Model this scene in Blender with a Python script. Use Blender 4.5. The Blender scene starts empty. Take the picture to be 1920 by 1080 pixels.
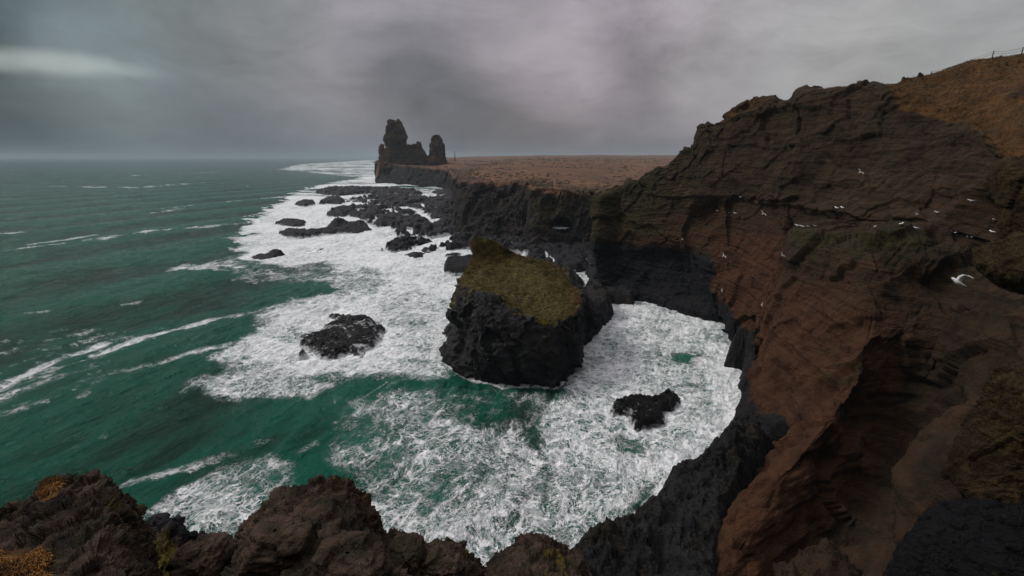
import bpy, math, random
import numpy as np
R = math.radians
random.seed(7)
SC = bpy.context.scene
COL = SC.collection

# ------------------------------------------------------------------ camera
CAMZ = 36.0
PITCH = R(16.0)
F = 853.3                       # focal length in pixels of the 1920 wide photograph
cd = bpy.data.cameras.new('camera'); cam = bpy.data.objects.new('camera', cd); COL.objects.link(cam)
cam.location = (0, 0, CAMZ); cam.rotation_euler = (R(90) - PITCH, 0, 0)
cd.sensor_width = 36; cd.lens = 16; cd.clip_start = 0.1; cd.clip_end = 80000
SC.camera = cam

# ------------------------------------------------------------------ exposure, sun, sky
SC.view_settings.view_transform = 'Standard'; SC.view_settings.look = 'None'
SC.view_settings.exposure = 0.30; SC.view_settings.gamma = 1.0
SC.cycles.volume_bounces = 3
SUN_EL, SUN_AZ = R(42), R(-68)       # azimuth measured from straight ahead (+Y), negative = left
sd = bpy.data.lights.new('sun', 'SUN'); sun = bpy.data.objects.new('sun', sd); COL.objects.link(sun)
sd.energy = 1.4; sd.angle = R(14); sd.color = (1.0, 0.97, 0.92)
sun.rotation_euler = (R(90) - SUN_EL, 0, R(180) - SUN_AZ)
sun.location = (-60, 30, 90)


class NT:
    def __init__(s, tree):
        s.t = tree; s.n = tree.nodes; s.l = tree.links

    def new(s, typ, **kw):
        nd = s.n.new(typ)
        for k, v in kw.items():
            setattr(nd, k, v)
        return nd

    def put(s, sock, v):
        if isinstance(v, bpy.types.NodeSocket):
            s.l.new(v, sock)
        elif v is not None:
            sock.default_value = v

    def math(s, op, a, b=None, c=None, clamp=False):
        nd = s.new('ShaderNodeMath', operation=op, use_clamp=clamp)
        s.put(nd.inputs[0], a)
        if b is not None: s.put(nd.inputs[1], b)
        if c is not None: s.put(nd.inputs[2], c)
        return nd.outputs[0]

    def vmath(s, op, a, b=None):
        nd = s.new('ShaderNodeVectorMath', operation=op)
        s.put(nd.inputs[0], a)
        if b is not None:
            s.put(nd.inputs['Scale' if op == 'SCALE' else 1], b)
        return nd.outputs['Value' if op in ('DOT_PRODUCT', 'LENGTH') else 0]

    def mix(s, f, a, b):
        nd = s.new('ShaderNodeMix', data_type='RGBA')
        s.put(nd.inputs[0], f)
        for q, v in ((6, a), (7, b)):
            if isinstance(v, tuple): v = (v[0], v[1], v[2], 1)
            s.put(nd.inputs[q], v)
        return nd.outputs[2]

    def step(s, x, lo, hi, a=0.0, b=1.0):
        nd = s.new('ShaderNodeMapRange', interpolation_type='SMOOTHSTEP')
        for q, v in enumerate((x, lo, hi, a, b)): s.put(nd.inputs[q], v)
        return nd.outputs[0]

    def noise(s, vec, scale, detail=6, rough=0.55, dist=0.0):
        nd = s.new('ShaderNodeTexNoise')
        s.put(nd.inputs['Vector'], vec); s.put(nd.inputs['Scale'], scale)
        nd.inputs['Detail'].default_value = detail; nd.inputs['Roughness'].default_value = rough
        nd.inputs['Distortion'].default_value = dist
        return nd

    def voro(s, vec, scale, feature='F1', rnd=1.0):
        nd = s.new('ShaderNodeTexVoronoi', feature=feature)
        s.put(nd.inputs['Vector'], vec); s.put(nd.inputs['Scale'], scale)
        nd.inputs['Randomness'].default_value = rnd
        return nd

    def scale(s, vec, v3):
        nd = s.new('ShaderNodeMapping'); s.put(nd.inputs[0], vec); nd.inputs['Scale'].default_value = v3
        return nd.outputs[0]


def pdir(px, py):
    """world direction of a place in the photograph (used to measure the place, metres follow)"""
    a, b = (px - 960) / F, (540 - py) / F
    return np.array([a, math.cos(PITCH) + b * math.sin(PITCH), -math.sin(PITCH) + b * math.cos(PITCH)])


# measured brightness of the overcast: direction, colour (linear), angular width
wd = bpy.data.worlds.new('World'); SC.world = wd; wd.use_nodes = True
t = NT(wd.node_tree); t.n.clear()
gen = t.new('ShaderNodeTexCoord').outputs['Generated']
sky = t.new('ShaderNodeTexSky', sky_type='NISHITA'); sky.sun_disc = False
sky.sun_elevation = SUN_EL; sky.sun_rotation = SUN_AZ
sky.air_density = 1.5; sky.dust_density = 3.0
skyc = t.vmath('SCALE', sky.outputs[0], 0.06)
sep = t.new('ShaderNodeSeparateXYZ'); t.put(sep.inputs[0], gen)
X, Y, Z = sep.outputs
warp = t.noise(t.scale(gen, (1.4, 1.4, 3.2)), 1.6, 5, 0.55, 0.4)
wv = t.vmath('SCALE', t.vmath('SUBTRACT', warp.outputs['Color'], (0.5, 0.5, 0.5)), 0.22)
gd = t.vmath('NORMALIZE', t.vmath('ADD', gen, wv))
# base grey, brighter towards the zenith as overcast skies are
el = t.math('MAXIMUM', Z, 0.0)
base = t.mix(t.step(el, 0.0, 0.30), (0.175, 0.17, 0.19), (0.30, 0.29, 0.31))
SKY = [  # px, py, colour, half width in degrees, strength
    (60, 20, (0.045, 0.095, 0.082), 16, 0.97),
    (330, 60, (0.085, 0.130, 0.120), 12, 0.85),
    (20, 268, (0.018, 0.045, 0.058), 12, 0.98),
    (240, 262, (0.050, 0.082, 0.100), 10, 0.85),
    (300, 165, (0.18, 0.225, 0.238), 9, 0.8),
    (560, 170, (0.20, 0.205, 0.225), 9, 0.6),
    (500, 265, (0.105, 0.120, 0.142), 9, 0.75),
    (650, 50, (0.29, 0.275, 0.30), 11, 0.8),
    (450, 20, (0.17, 0.185, 0.185), 8, 0.6),
    (900, 215, (0.125, 0.122, 0.130), 10, 0.9),
    (1040, 170, (0.15, 0.135, 0.147), 9, 0.8),
    (780, 240, (0.135, 0.135, 0.155), 8, 0.7),
    (1130, 30, (0.36, 0.315, 0.345), 12, 0.85),
    (960, 40, (0.30, 0.27, 0.30), 8, 0.6),
    (1240, 150, (0.25, 0.215, 0.245), 8, 0.8),
    (1230, 250, (0.20, 0.19, 0.205), 8, 0.6),
    (1500, 60, (0.36, 0.34, 0.352), 12, 0.8),
    (1700, 50, (0.37, 0.365, 0.365), 11, 0.8),
    (1900, 20, (0.30, 0.30, 0.30), 9, 0.8),
]
c = base
for px, py, colr, hw, st in SKY:
    d = pdir(px, py); d /= np.linalg.norm(d)
    dp = t.vmath('DOT_PRODUCT', gd, tuple(float(q) for q in d))
    c = t.mix(t.step(dp, math.cos(R(hw * 1.35)), math.cos(R(hw * 0.1)), 0.0, st), c, colr)
# the pale slit in the cloud at the far left, over the sea
d = pdir(40, 122); d /= np.linalg.norm(d); d = [float(q) for q in d]
sx = t.vmath('SUBTRACT', t.vmath('ADD', gen, t.vmath('SCALE', wv, 0.25)), tuple(d))
sx = t.vmath('LENGTH', t.scale(sx, (5.0, 5.0, 42.0)))
slit = t.math('MULTIPLY', t.step(sx, 1.0, 0.1, 0.0, 1.0), 0.6)
c = t.mix(slit, c, (0.44, 0.50, 0.48))
# cloud texture
n1 = t.noise(t.scale(gd, (1.5, 1.5, 3.6)), 2.2, 7, 0.6, 0.5)
n2 = t.noise(t.scale(gen, (2.0, 2.0, 4.5)), 4.5, 6, 0.6, 0.8)
tex = t.math('ADD', t.math('MULTIPLY', t.math('SUBTRACT', n1.outputs[0], 0.5), 1.1),
             t.math('MULTIPLY', t.math('SUBTRACT', n2.outputs[0], 0.5), 0.45))
c = t.vmath('SCALE', c, t.math('ADD', 1.0, tex))
# unseen sky shaped for lighting: brightened overhead and to seaward, dimmed behind and inland
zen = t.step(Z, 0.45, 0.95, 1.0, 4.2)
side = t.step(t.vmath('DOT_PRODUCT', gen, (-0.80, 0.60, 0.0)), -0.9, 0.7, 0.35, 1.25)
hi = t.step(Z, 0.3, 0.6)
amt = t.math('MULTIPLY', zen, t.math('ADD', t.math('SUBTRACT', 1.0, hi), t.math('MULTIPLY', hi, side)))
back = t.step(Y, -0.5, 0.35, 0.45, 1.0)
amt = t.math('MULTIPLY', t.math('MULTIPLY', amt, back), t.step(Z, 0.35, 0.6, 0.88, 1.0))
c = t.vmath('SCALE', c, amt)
c = t.mix(0.06, c, skyc)
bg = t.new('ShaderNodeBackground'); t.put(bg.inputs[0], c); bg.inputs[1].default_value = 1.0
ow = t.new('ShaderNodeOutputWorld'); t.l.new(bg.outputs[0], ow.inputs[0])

# ------------------------------------------------------------------ numpy noise
rng = np.random.RandomState(3)
PERM = rng.permutation(256); PERM = np.concatenate([PERM, PERM, PERM])
GR = rng.normal(size=(256, 3)); GR /= np.linalg.norm(GR, axis=1)[:, None]; GR = GR.astype(np.float32) * 1.6


def perlin(P):
    P = np.asarray(P, dtype=np.float32)
    I = np.floor(P).astype(np.int32); Fr = P - I
    I &= 255
    U = Fr * Fr * Fr * (Fr * (Fr * 6 - 15) + 10)
    out = 0
    for dx in (0, 1):
        wx = U[:, 0] if dx else 1 - U[:, 0]
        hx = PERM[I[:, 0] + dx]
        for dy in (0, 1):
            wy = U[:, 1] if dy else 1 - U[:, 1]
            hy = PERM[hx + I[:, 1] + dy]
            for dz in (0, 1):
                wz = U[:, 2] if dz else 1 - U[:, 2]
                g = GR[PERM[hy + I[:, 2] + dz]]
                dot = g[:, 0] * (Fr[:, 0] - dx) + g[:, 1] * (Fr[:, 1] - dy) + g[:, 2] * (Fr[:, 2] - dz)
                out = out + wx * wy * wz * dot
    return out


def fbm(P, scale, octs=5, gain=0.5, lac=2.03, ridged=False, seed=0.0):
    P = np.asarray(P, dtype=np.float32) * (1.0 / scale) + np.float32(seed * 17.31 + 100.0)
    a, s, tot = 1.0, 0.0, 0.0
    for _ in range(octs):
        n = perlin(P)
        if ridged: n = 1 - 2 * np.abs(n)
        s = s + a * n; tot += a
        a *= gain; P = P * lac + 7.7
    return s / tot


def cells(P, scale, seed=0):
    """worley noise: nearest and second nearest distance, random value of the nearest cell"""
    P = np.asarray(P, dtype=np.float32) / scale + 50 + seed * 3.3
    I = np.floor(P).astype(np.int32); Fr = P - I
    f1 = np.full(len(P), 9.0, np.float32); f2 = f1.copy(); idv = np.zeros(len(P), np.float32)
    for dx in (-1, 0, 1):
        for dy in (-1, 0, 1):
            for dz in (-1, 0, 1):
                h = PERM[PERM[PERM[(I[:, 0] + dx) & 255] + ((I[:, 1] + dy) & 255)] + ((I[:, 2] + dz) & 255)]
                q = GR[h] * 0.28 + 0.5
                d = np.sqrt((dx + q[:, 0] - Fr[:, 0]) ** 2 + (dy + q[:, 1] - Fr[:, 1]) ** 2 + (dz + q[:, 2] - Fr[:, 2]) ** 2)
                m = d < f1
                f2 = np.where(m, f1, np.minimum(f2, d)); f1 = np.where(m, d, f1); idv = np.where(m, h / 255.0, idv)
    return f1, f2, idv


# ------------------------------------------------------------------ measuring helpers
def W(px, py, d):
    """point seen at (px, py) of the photograph, d metres along the optical axis"""
    v = pdir(px, py) * d
    return (v[0], v[1], v[2] + CAMZ)


def S(px, py, z=0.0):
    """point of the level z seen at (px, py)"""
    v = pdir(px, py); k = (z - CAMZ) / v[2]
    return (v[0] * k, v[1] * k)


def sstep(x, a, b):
    x = np.clip((x - a) / (b - a), 0, 1)
    return x * x * (3 - 2 * x)


def polysdf(x, y, poly):
    """signed distance, positive inside"""
    poly = np.array(poly, float); n = len(poly)
    d = np.full(x.shape, 1e9); ins = np.zeros(x.shape, bool)
    for i in range(n):
        ax, ay = poly[i]; bx, by = poly[(i + 1) % n]
        ex, ey = bx - ax, by - ay
        tt = np.clip(((x - ax) * ex + (y - ay) * ey) / (ex * ex + ey * ey + 1e-12), 0, 1)
        d = np.minimum(d, np.hypot(x - ax - tt * ex, y - ay - tt * ey))
        c = ((ay > y) != (by > y))
        with np.errstate(divide='ignore', invalid='ignore'):
            ins ^= c & (x < (bx - ax) * (y - ay) / (by - ay + 1e-12) + ax)
    return np.where(ins, d, -d)


def linedist(x, y, pts):
    d = np.full(x.shape, 1e9)
    for (ax, ay), (bx, by) in zip(pts[:-1], pts[1:]):
        ex, ey = bx - ax, by - ay
        tt = np.clip(((x - ax) * ex + (y - ay) * ey) / (ex * ex + ey * ey + 1e-12), 0, 1)
        d = np.minimum(d, np.hypot(x - ax - tt * ex, y - ay - tt * ey))
    return d


# ------------------------------------------------------------------ objects
def tag(o, label=None, cat=None, group=None, kind=None):
    if label: o['label'] = label
    if cat: o['category'] = cat
    if group: o['group'] = group
    if kind: o['kind'] = kind
    return o


def mesh_obj(name, V, Fc, mat, parent=None, attrs=None, smooth=True):
    me = bpy.data.meshes.new(name)
    V = np.ascontiguousarray(V, dtype=np.float32)
    if isinstance(Fc, np.ndarray):
        k = Fc.shape[1]
        me.vertices.add(len(V)); me.vertices.foreach_set('co', V.ravel())
        me.loops.add(Fc.size); me.loops.foreach_set('vertex_index', Fc.ravel().astype(np.int32))
        me.polygons.add(len(Fc)); me.polygons.foreach_set('loop_start', np.arange(0, Fc.size, k, dtype=np.int32))
        me.update(calc_edges=True)
    else:
        me.from_pydata(V.tolist(), [], Fc); me.update()
    if smooth:
        me.polygons.foreach_set('use_smooth', np.ones(len(me.polygons), bool))
    for k, a in (attrs or {}).items():
        if a.ndim == 1:
            at = me.attributes.new(k, 'FLOAT', 'POINT'); at.data.foreach_set('value', a.astype(np.float32))
        else:
            at = me.attributes.new(k, 'FLOAT_COLOR', 'POINT'); at.data.foreach_set('color', a.astype(np.float32).ravel())
    me.materials.append(mat)
    o = bpy.data.objects.new(name, me); COL.objects.link(o)
    if parent: o.parent = parent
    return o


def gridfaces(nr, nc, closed=False):
    i = np.arange(nr - 1)[:, None]; j = np.arange(nc if closed else nc - 1)[None, :]
    j2 = (j + 1) % nc
    a = i * nc + j; b = i * nc + j2; c = (i + 1) * nc + j2; d = (i + 1) * nc + j
    return np.stack([a, b, c, d], -1).reshape(-1, 4)


def cr(A, n, axis=0, closed=False):
    """Catmull-Rom resampling of control array A along axis to n points"""
    A = np.moveaxis(np.asarray(A, float), axis, 0); m = len(A)
    u = np.linspace(0, m, n, endpoint=False) if closed else np.linspace(0, m - 1, n)
    i = np.floor(u).astype(int)
    if not closed: i = np.minimum(i, m - 2)
    f = (u - i).reshape((-1,) + (1,) * (A.ndim - 1))
    if closed:
        g = lambda k: A[(i + k) % m]
        p0, p1, p2, p3 = g(-1), g(0), g(1), g(2)
    else:
        E = np.concatenate([2 * A[:1] - A[1:2], A, 2 * A[-1:] - A[-2:-1]])
        p0, p1, p2, p3 = E[i], E[i + 1], E[i + 2], E[i + 3]
    k = 0.42
    m1, m2 = (p2 - p0) * k, (p3 - p1) * k
    f2, f3 = f * f, f * f * f
    o = (2 * f3 - 3 * f2 + 1) * p1 + (f3 - 2 * f2 + f) * m1 + (-2 * f3 + 3 * f2) * p2 + (f3 - f2) * m2
    return np.moveaxis(o, 0, axis)


def gnormals(G, closed=False):
    du = np.roll(G, -1, 1) - np.roll(G, 1, 1)
    if not closed:
        du[:, 0] = G[:, 1] - G[:, 0]; du[:, -1] = G[:, -1] - G[:, -2]
    dv = np.gradient(G, axis=0)
    N = np.cross(du, dv)
    return N / (np.linalg.norm(N, axis=2, keepdims=True) + 1e-9)


def loft(ctrl, nr, nc, closed=False, disp=None, orient=None, maskc=None):
    """ctrl (rows, cols, 3) -> displaced grid; disp(P, N, masks) returns metres along the normal"""
    G = cr(cr(ctrl, nr, 0), nc, 1, closed)
    N = gnormals(G, closed)
    if orient is not None:
        s = np.sum(N * (orient - G)) if not closed else -np.sum(N * (G.mean(axis=1, keepdims=True) - G))
        if s < 0: N = -N; flip = True
        else: flip = False
    else: flip = False
    Mk = None
    if maskc is not None:
        Mk = cr(cr(maskc, nr, 0), nc, 1, closed).reshape(nr * nc, -1)
    P = G.reshape(-1, 3); Nf = N.reshape(-1, 3)
    if disp is not None:
        dd = disp(P, Nf, Mk)
        P = P + (dd if dd.ndim == 2 else Nf * dd[:, None])
    Fc = gridfaces(nr, nc, closed)
    if flip: Fc = Fc[:, ::-1]
    return P, Fc, Mk


# ------------------------------------------------------------------ materials
def new_mat(name):
    m = bpy.data.materials.new(name); m.use_nodes = True
    q = NT(m.node_tree); q.n.clear()
    out = q.new('ShaderNodeOutputMaterial'); b = q.new('ShaderNodeBsdfPrincipled')
    q.l.new(b.outputs[0], out.inputs[0])
    return m, q, b


def rock_mat(name, base, alt, sc=1.0, strata=0.0, bump=0.4, rough=0.85, crack=0.5,
             use_attr=False, moss_top=0.0, mosscol=(0.040, 0.036, 0.012), lichen=None, wet=False,
             red=(0.165, 0.062, 0.034), black=(0.020, 0.020, 0.022), grass=(0.19, 0.105, 0.040), spec=0.3, brown=None, wash=None):
    m, q, b = new_mat(name)
    geo = q.new('ShaderNodeNewGeometry'); pos = geo.outputs['Position']
    nbig = q.noise(pos, 0.09 / sc, 6, 0.6, 0.3).outputs[0]
    nmid = q.noise(pos, 0.55 / sc, 8, 0.65, 0.2).outputs[0]
    nfin = q.noise(pos, 3.2 / sc, 7, 0.7, 0.0).outputs[0]
    col = q.mix(q.step(q.math('ADD', q.math('MULTIPLY', nbig, 0.5), q.math('MULTIPLY', nmid, 0.5)), 0.40, 0.60), base, alt)
    if brown:
        nb = q.noise(q.vmath('ADD', pos, (31.0, 7.0, 3.0)), 0.35 / sc, 5, 0.6, 0.5).outputs[0]
        col = q.mix(q.step(nb, 0.50, 0.62, 0, 0.9), col, brown)
    st = None
    if strata:
        sv = q.vmath('ADD', pos, q.vmath('SCALE', q.noise(pos, 0.05 / sc, 3, 0.5).outputs['Color'], 5.0 * sc))
        st = q.noise(q.scale(sv, (0.035, 0.035, 1.6)), 1.0 / sc, 8, 0.75, 0.0).outputs[0]
        st2 = q.noise(q.scale(sv, (0.12, 0.12, 6.5)), 1.0 / sc, 5, 0.7, 0.0).outputs[0]
        col = q.mix(q.step(st2, 0.50, 0.64, 0.0, strata * 0.7), col, q.vmath('SCALE', col, 0.5))
        col = q.mix(q.step(st, 0.42, 0.62, 0.0, strata), col, q.vmath('SCALE', col, 0.45))
        col = q.mix(q.step(st, 0.36, 0.28, 0.0, strata * 0.7), col, q.vmath('SCALE', col, 1.7))
    if use_attr:
        at = q.new('ShaderNodeAttribute'); at.attribute_name = 'wt'
        sp = q.new('ShaderNodeSeparateColor'); q.l.new(at.outputs['Color'], sp.inputs[0])
        jit = q.math('MULTIPLY', q.math('SUBTRACT', q.math('ADD', q.math('MULTIPLY', nmid, 0.6), q.math('MULTIPLY', nbig, 0.4)), 0.5), 1.6)
        redc = q.mix(q.step(nmid, 0.35, 0.68), red, tuple(v * 0.50 for v in red))
        if st is not None:
            redc = q.mix(q.step(st, 0.50, 0.66, 0.0, 0.6), redc, q.vmath('SCALE', redc, 0.5))
        col = q.mix(q.step(q.math('ADD', sp.outputs[0], jit), 0.30, 0.70), col, redc)
        msc = q.mix(q.step(nfin, 0.36, 0.62), tuple(v * 1.25 for v in mosscol), tuple(v * 0.30 for v in mosscol))
        jm = q.math('MULTIPLY', q.math('SUBTRACT', q.noise(pos, 0.9 / sc, 8, 0.75).outputs[0], 0.5), 2.0)
        col = q.mix(q.step(q.math('ADD', sp.outputs[2], jm), 0.42, 0.62, 0.0, 0.95), col, msc)
        blc = q.mix(nfin, black, tuple(v * 1.9 for v in black))
        col = q.mix(q.step(q.math('ADD', sp.outputs[1], q.math('MULTIPLY', jit, 0.8)), 0.38, 0.62), col, blc)
        gc = q.mix(q.step(nmid, 0.36, 0.64), grass, tuple(v * g for v, g in zip(grass, (0.42, 0.45, 0.5))))
        gc = q.mix(q.step(q.noise(pos, 2.0 / sc, 8, 0.8).outputs[0], 0.5, 0.66, 0, 0.6), gc, (0.085, 0.080, 0.028))
        pm = q.noise(q.scale(pos, (0.8, 0.35, 1.0)), 0.030, 6, 0.65, 0.6).outputs[0]
        gc = q.mix(q.step(pm, 0.48, 0.62, 0, 0.75), gc, tuple(v * k_ for v, k_ in zip(grass, (0.42, 0.55, 0.7))))
        gc = q.mix(q.step(pm, 0.44, 0.34, 0, 0.6), gc, tuple(v * k_ for v, k_ in zip(grass, (0.95, 1.25, 1.3))))
        gf = q.step(q.math('ADD', at.outputs['Alpha'], q.math('MULTIPLY', jit, 0.7)), 0.40, 0.58)
        col = q.mix(gf, col, gc)
    if moss_top:
        nz = q.new('ShaderNodeSeparateXYZ'); q.l.new(geo.outputs['Normal'], nz.inputs[0])
        mf = q.step(q.math('ADD', nz.outputs[2], q.math('MULTIPLY', q.math('SUBTRACT', nmid, 0.5), 1.5)), 1.05 - moss_top, 1.3 - moss_top)
        col = q.mix(mf, col, q.mix(nfin, mosscol, tuple(v * 0.4 for v in mosscol)))
    if lichen:
        ln = q.noise(q.vmath('ADD', pos, (3.1, 9.2, 4.4)), 0.9 / sc, 8, 0.75, 0.3).outputs[0]
        col = q.mix(q.step(ln, 0.66, 0.70, 0, 0.9), col, lichen)
    if wash:
        zz = q.new('ShaderNodeSeparateXYZ'); q.l.new(pos, zz.inputs[0])
        wn = q.noise(q.vmath('ADD', q.scale(pos, (0.6, 1.0, 1.0)), (5.0, 1.0, 0.0)), 0.5 if sc < 1.5 else 0.11, 8, 0.72, 0.8).outputs[0]
        wf = q.step(q.math('ADD', zz.outputs[2], q.math('MULTIPLY', q.math('SUBTRACT', wn, 0.5), 5.0 if sc < 1.5 else 11.0)), wash, wash - 0.9)
        w3 = q.step(q.noise(q.scale(pos, (1, 1, 0.3)), 1.6, 8, 0.75, 1.0).outputs[0], 0.60, 0.66, 0.0, 0.7)
        wf = q.math('MAXIMUM', wf, q.math('MULTIPLY', w3, q.step(zz.outputs[2], wash + 1.2, wash - 0.2)))
    # pebbly grain of the rock itself
    gr = q.voro(pos, 5.0 / sc); gr2 = q.noise(pos, 14.0 / sc, 4, 0.8).outputs[0]
    col = q.vmath('SCALE', col, q.math('ADD', 0.25, q.math('MULTIPLY', q.math('ADD', nfin, gr2), 0.75)))
    if wash: col = q.mix(wf, col, (0.80, 0.82, 0.82))
    q.put(b.inputs['Base Color'], col)
    b.inputs['Specular IOR Level'].default_value = spec
    q.put(b.inputs['Roughness'], q.step(nmid, 0.35, 0.65, rough, rough - (0.25 if wet else 0.08)))
    cv = q.voro(q.vmath('ADD', pos, q.vmath('SCALE', q.noise(pos, 1.0 / sc, 4).outputs['Color'], 1.2 * sc)), 0.9 / sc, 'DISTANCE_TO_EDGE').outputs['Distance']
    h = q.math('ADD', q.math('MULTIPLY', nmid, 1.6 * sc), q.math('MULTIPLY', nfin, 0.42 * sc))
    h = q.math('ADD', h, q.math('MULTIPLY', gr2, 0.08 * sc))
    h = q.math('ADD', h, q.math('MULTIPLY', q.step(cv, 0.0, 0.07), crack * 0.22 * sc))
    if st is not None:
        h = q.math('SUBTRACT', h, q.math('MULTIPLY', st, 2.2 * strata * sc))
        h = q.math('SUBTRACT', h, q.math('MULTIPLY', st2, 0.55 * strata * sc))
    bp = q.new('ShaderNodeBump'); bp.inputs['Strength'].default_value = bump; bp.inputs['Distance'].default_value = 1.0
    q.put(bp.inputs['Height'], h); q.l.new(bp.outputs[0], b.inputs['Normal'])
    return m


M_cliff = rock_mat('layered tuff', (0.026, 0.018, 0.011), (0.060, 0.036, 0.020), 1.6, strata=0.40, bump=0.75, use_attr=True, spec=0.10, crack=0.15,
                   red=(0.082, 0.037, 0.018), black=(0.010, 0.010, 0.011), grass=(0.128, 0.060, 0.018), brown=(0.040, 0.030, 0.014))
M_far = rock_mat('far cliff rock', (0.024, 0.021, 0.019), (0.045, 0.035, 0.027), 3.5, strata=0.4, bump=0.6, use_attr=True, spec=0.12, crack=0.5,
                 grass=(0.200, 0.098, 0.052), black=(0.013, 0.012, 0.013), mosscol=(0.05, 0.04, 0.014))
M_pillar = rock_mat('pillar rock', (0.040, 0.027, 0.014), (0.105, 0.052, 0.020), 4.0, strata=0.5, bump=0.8, spec=0.1)
M_stack = rock_mat('columnar basalt', (0.009, 0.009, 0.010), (0.026, 0.025, 0.025), 1.0, bump=0.8, use_attr=True, rough=0.75, wet=True,
                   mosscol=(0.120, 0.092, 0.016), grass=(0.20, 0.095, 0.042), spec=0.18, crack=0.4)
M_lava = rock_mat('wet lava', (0.0035, 0.0035, 0.004), (0.009, 0.0085, 0.009), 0.8, bump=1.0, rough=0.50, wet=True, spec=0.13, crack=0.9, wash=0.85)
M_shelf = rock_mat('lava shelf rock', (0.008, 0.0075, 0.009), (0.020, 0.018, 0.020), 2.0, bump=0.9, rough=0.6, wet=True, spec=0.16, crack=0.9, wash=1.0)
M_blackshelf = rock_mat('shore basalt', (0.013, 0.013, 0.014), (0.026, 0.025, 0.026), 1.0, bump=1.0, rough=0.75, wet=True, spec=0.16,
                        crack=1.0, brown=(0.024, 0.019, 0.012))
M_blackshelf_brown = rock_mat('brown rubble', (0.030, 0.020, 0.013), (0.060, 0.037, 0.021), 1.0, bump=0.9, spec=0.1)
M_near = rock_mat('near crag rock', (0.018, 0.013, 0.010), (0.095, 0.062, 0.043), 0.16, bump=0.9, use_attr=True, rough=0.92, crack=0.8, spec=0.12,
                  mosscol=(0.11, 0.085, 0.012), grass=(0.20, 0.090, 0.022), lichen=(0.075, 0.062, 0.018), red=(0.085, 0.050, 0.036), brown=(0.034, 0.030, 0.016))
M_nearright = rock_mat('lichened side rock', (0.030, 0.018, 0.010), (0.070, 0.048, 0.020), 0.4, bump=1.0, use_attr=True, rough=0.92, crack=0.9,
                       lichen=(0.11, 0.085, 0.012), strata=0.4, spec=0.1, black=(0.008, 0.008, 0.009), mosscol=(0.075, 0.052, 0.018))

CAM = np.array([0, 0, CAMZ])


# ------------------------------------------------------------------ right-hand cliff
def cliff_disp(big=1.9, strata=0.22, block=0.85, scl=1.0, seed=1):
    def f(P, N, Mk):
        d = fbm(P, 14 * scl, 4, 0.5, seed=seed) * big
        sd = P[:, 2] + fbm(P * [1, 1, .4], 22 * scl, 2, seed=seed + 3) * 3.0
        Q = np.stack([P[:, 0] * 0.06, P[:, 1] * 0.06, sd * 0.9], 1)
        s1 = fbm(Q, 1.5 * scl, 4, 0.65, seed=seed + 5)
        d = d + np.round(s1 * 5) / 5 * strata * 1.3 + s1 * strata
        s2 = fbm(np.stack([P[:, 0] * 0.12, P[:, 1] * 0.12, sd * 3.2], 1), 1.5 * scl, 3, 0.6, seed=seed + 6)
        d = d + s2 * strata * 0.35
        f1, f2, idv = cells(P * [1, 1, 0.75] + fbm(P, 3.0, 2, seed=8)[:, None] * 1.2, 4.2 * scl, seed)
        d = d + (idv - 0.5) * block * 0.8 - (1 - sstep(f2 - f1, 0.0, 0.10)) * block * 0.12
        f1, f2, idv = cells(P * [0.8, 0.8, 1.3] + fbm(P, 9.0, 3, seed=18)[:, None] * 4, 10.0 * scl, seed + 4)
        d = d + (idv - 0.5) * block * 2.6
        d = d + fbm(P, 2.6 * scl, 5, 0.6, ridged=True, seed=seed + 9) * 0.42 * scl
        if Mk is not None:      # grass slopes are smooth
            g = sstep(Mk[:, 3], 0.3, 0.7)
            d = d * (1 - 0.6 * g) + g * (fbm(P, 2.5, 5, 0.6, seed=4) * 0.6 + fbm(P, 9, 3, seed=14) * 0.7 - 0.75)
        return d
    return f


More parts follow.
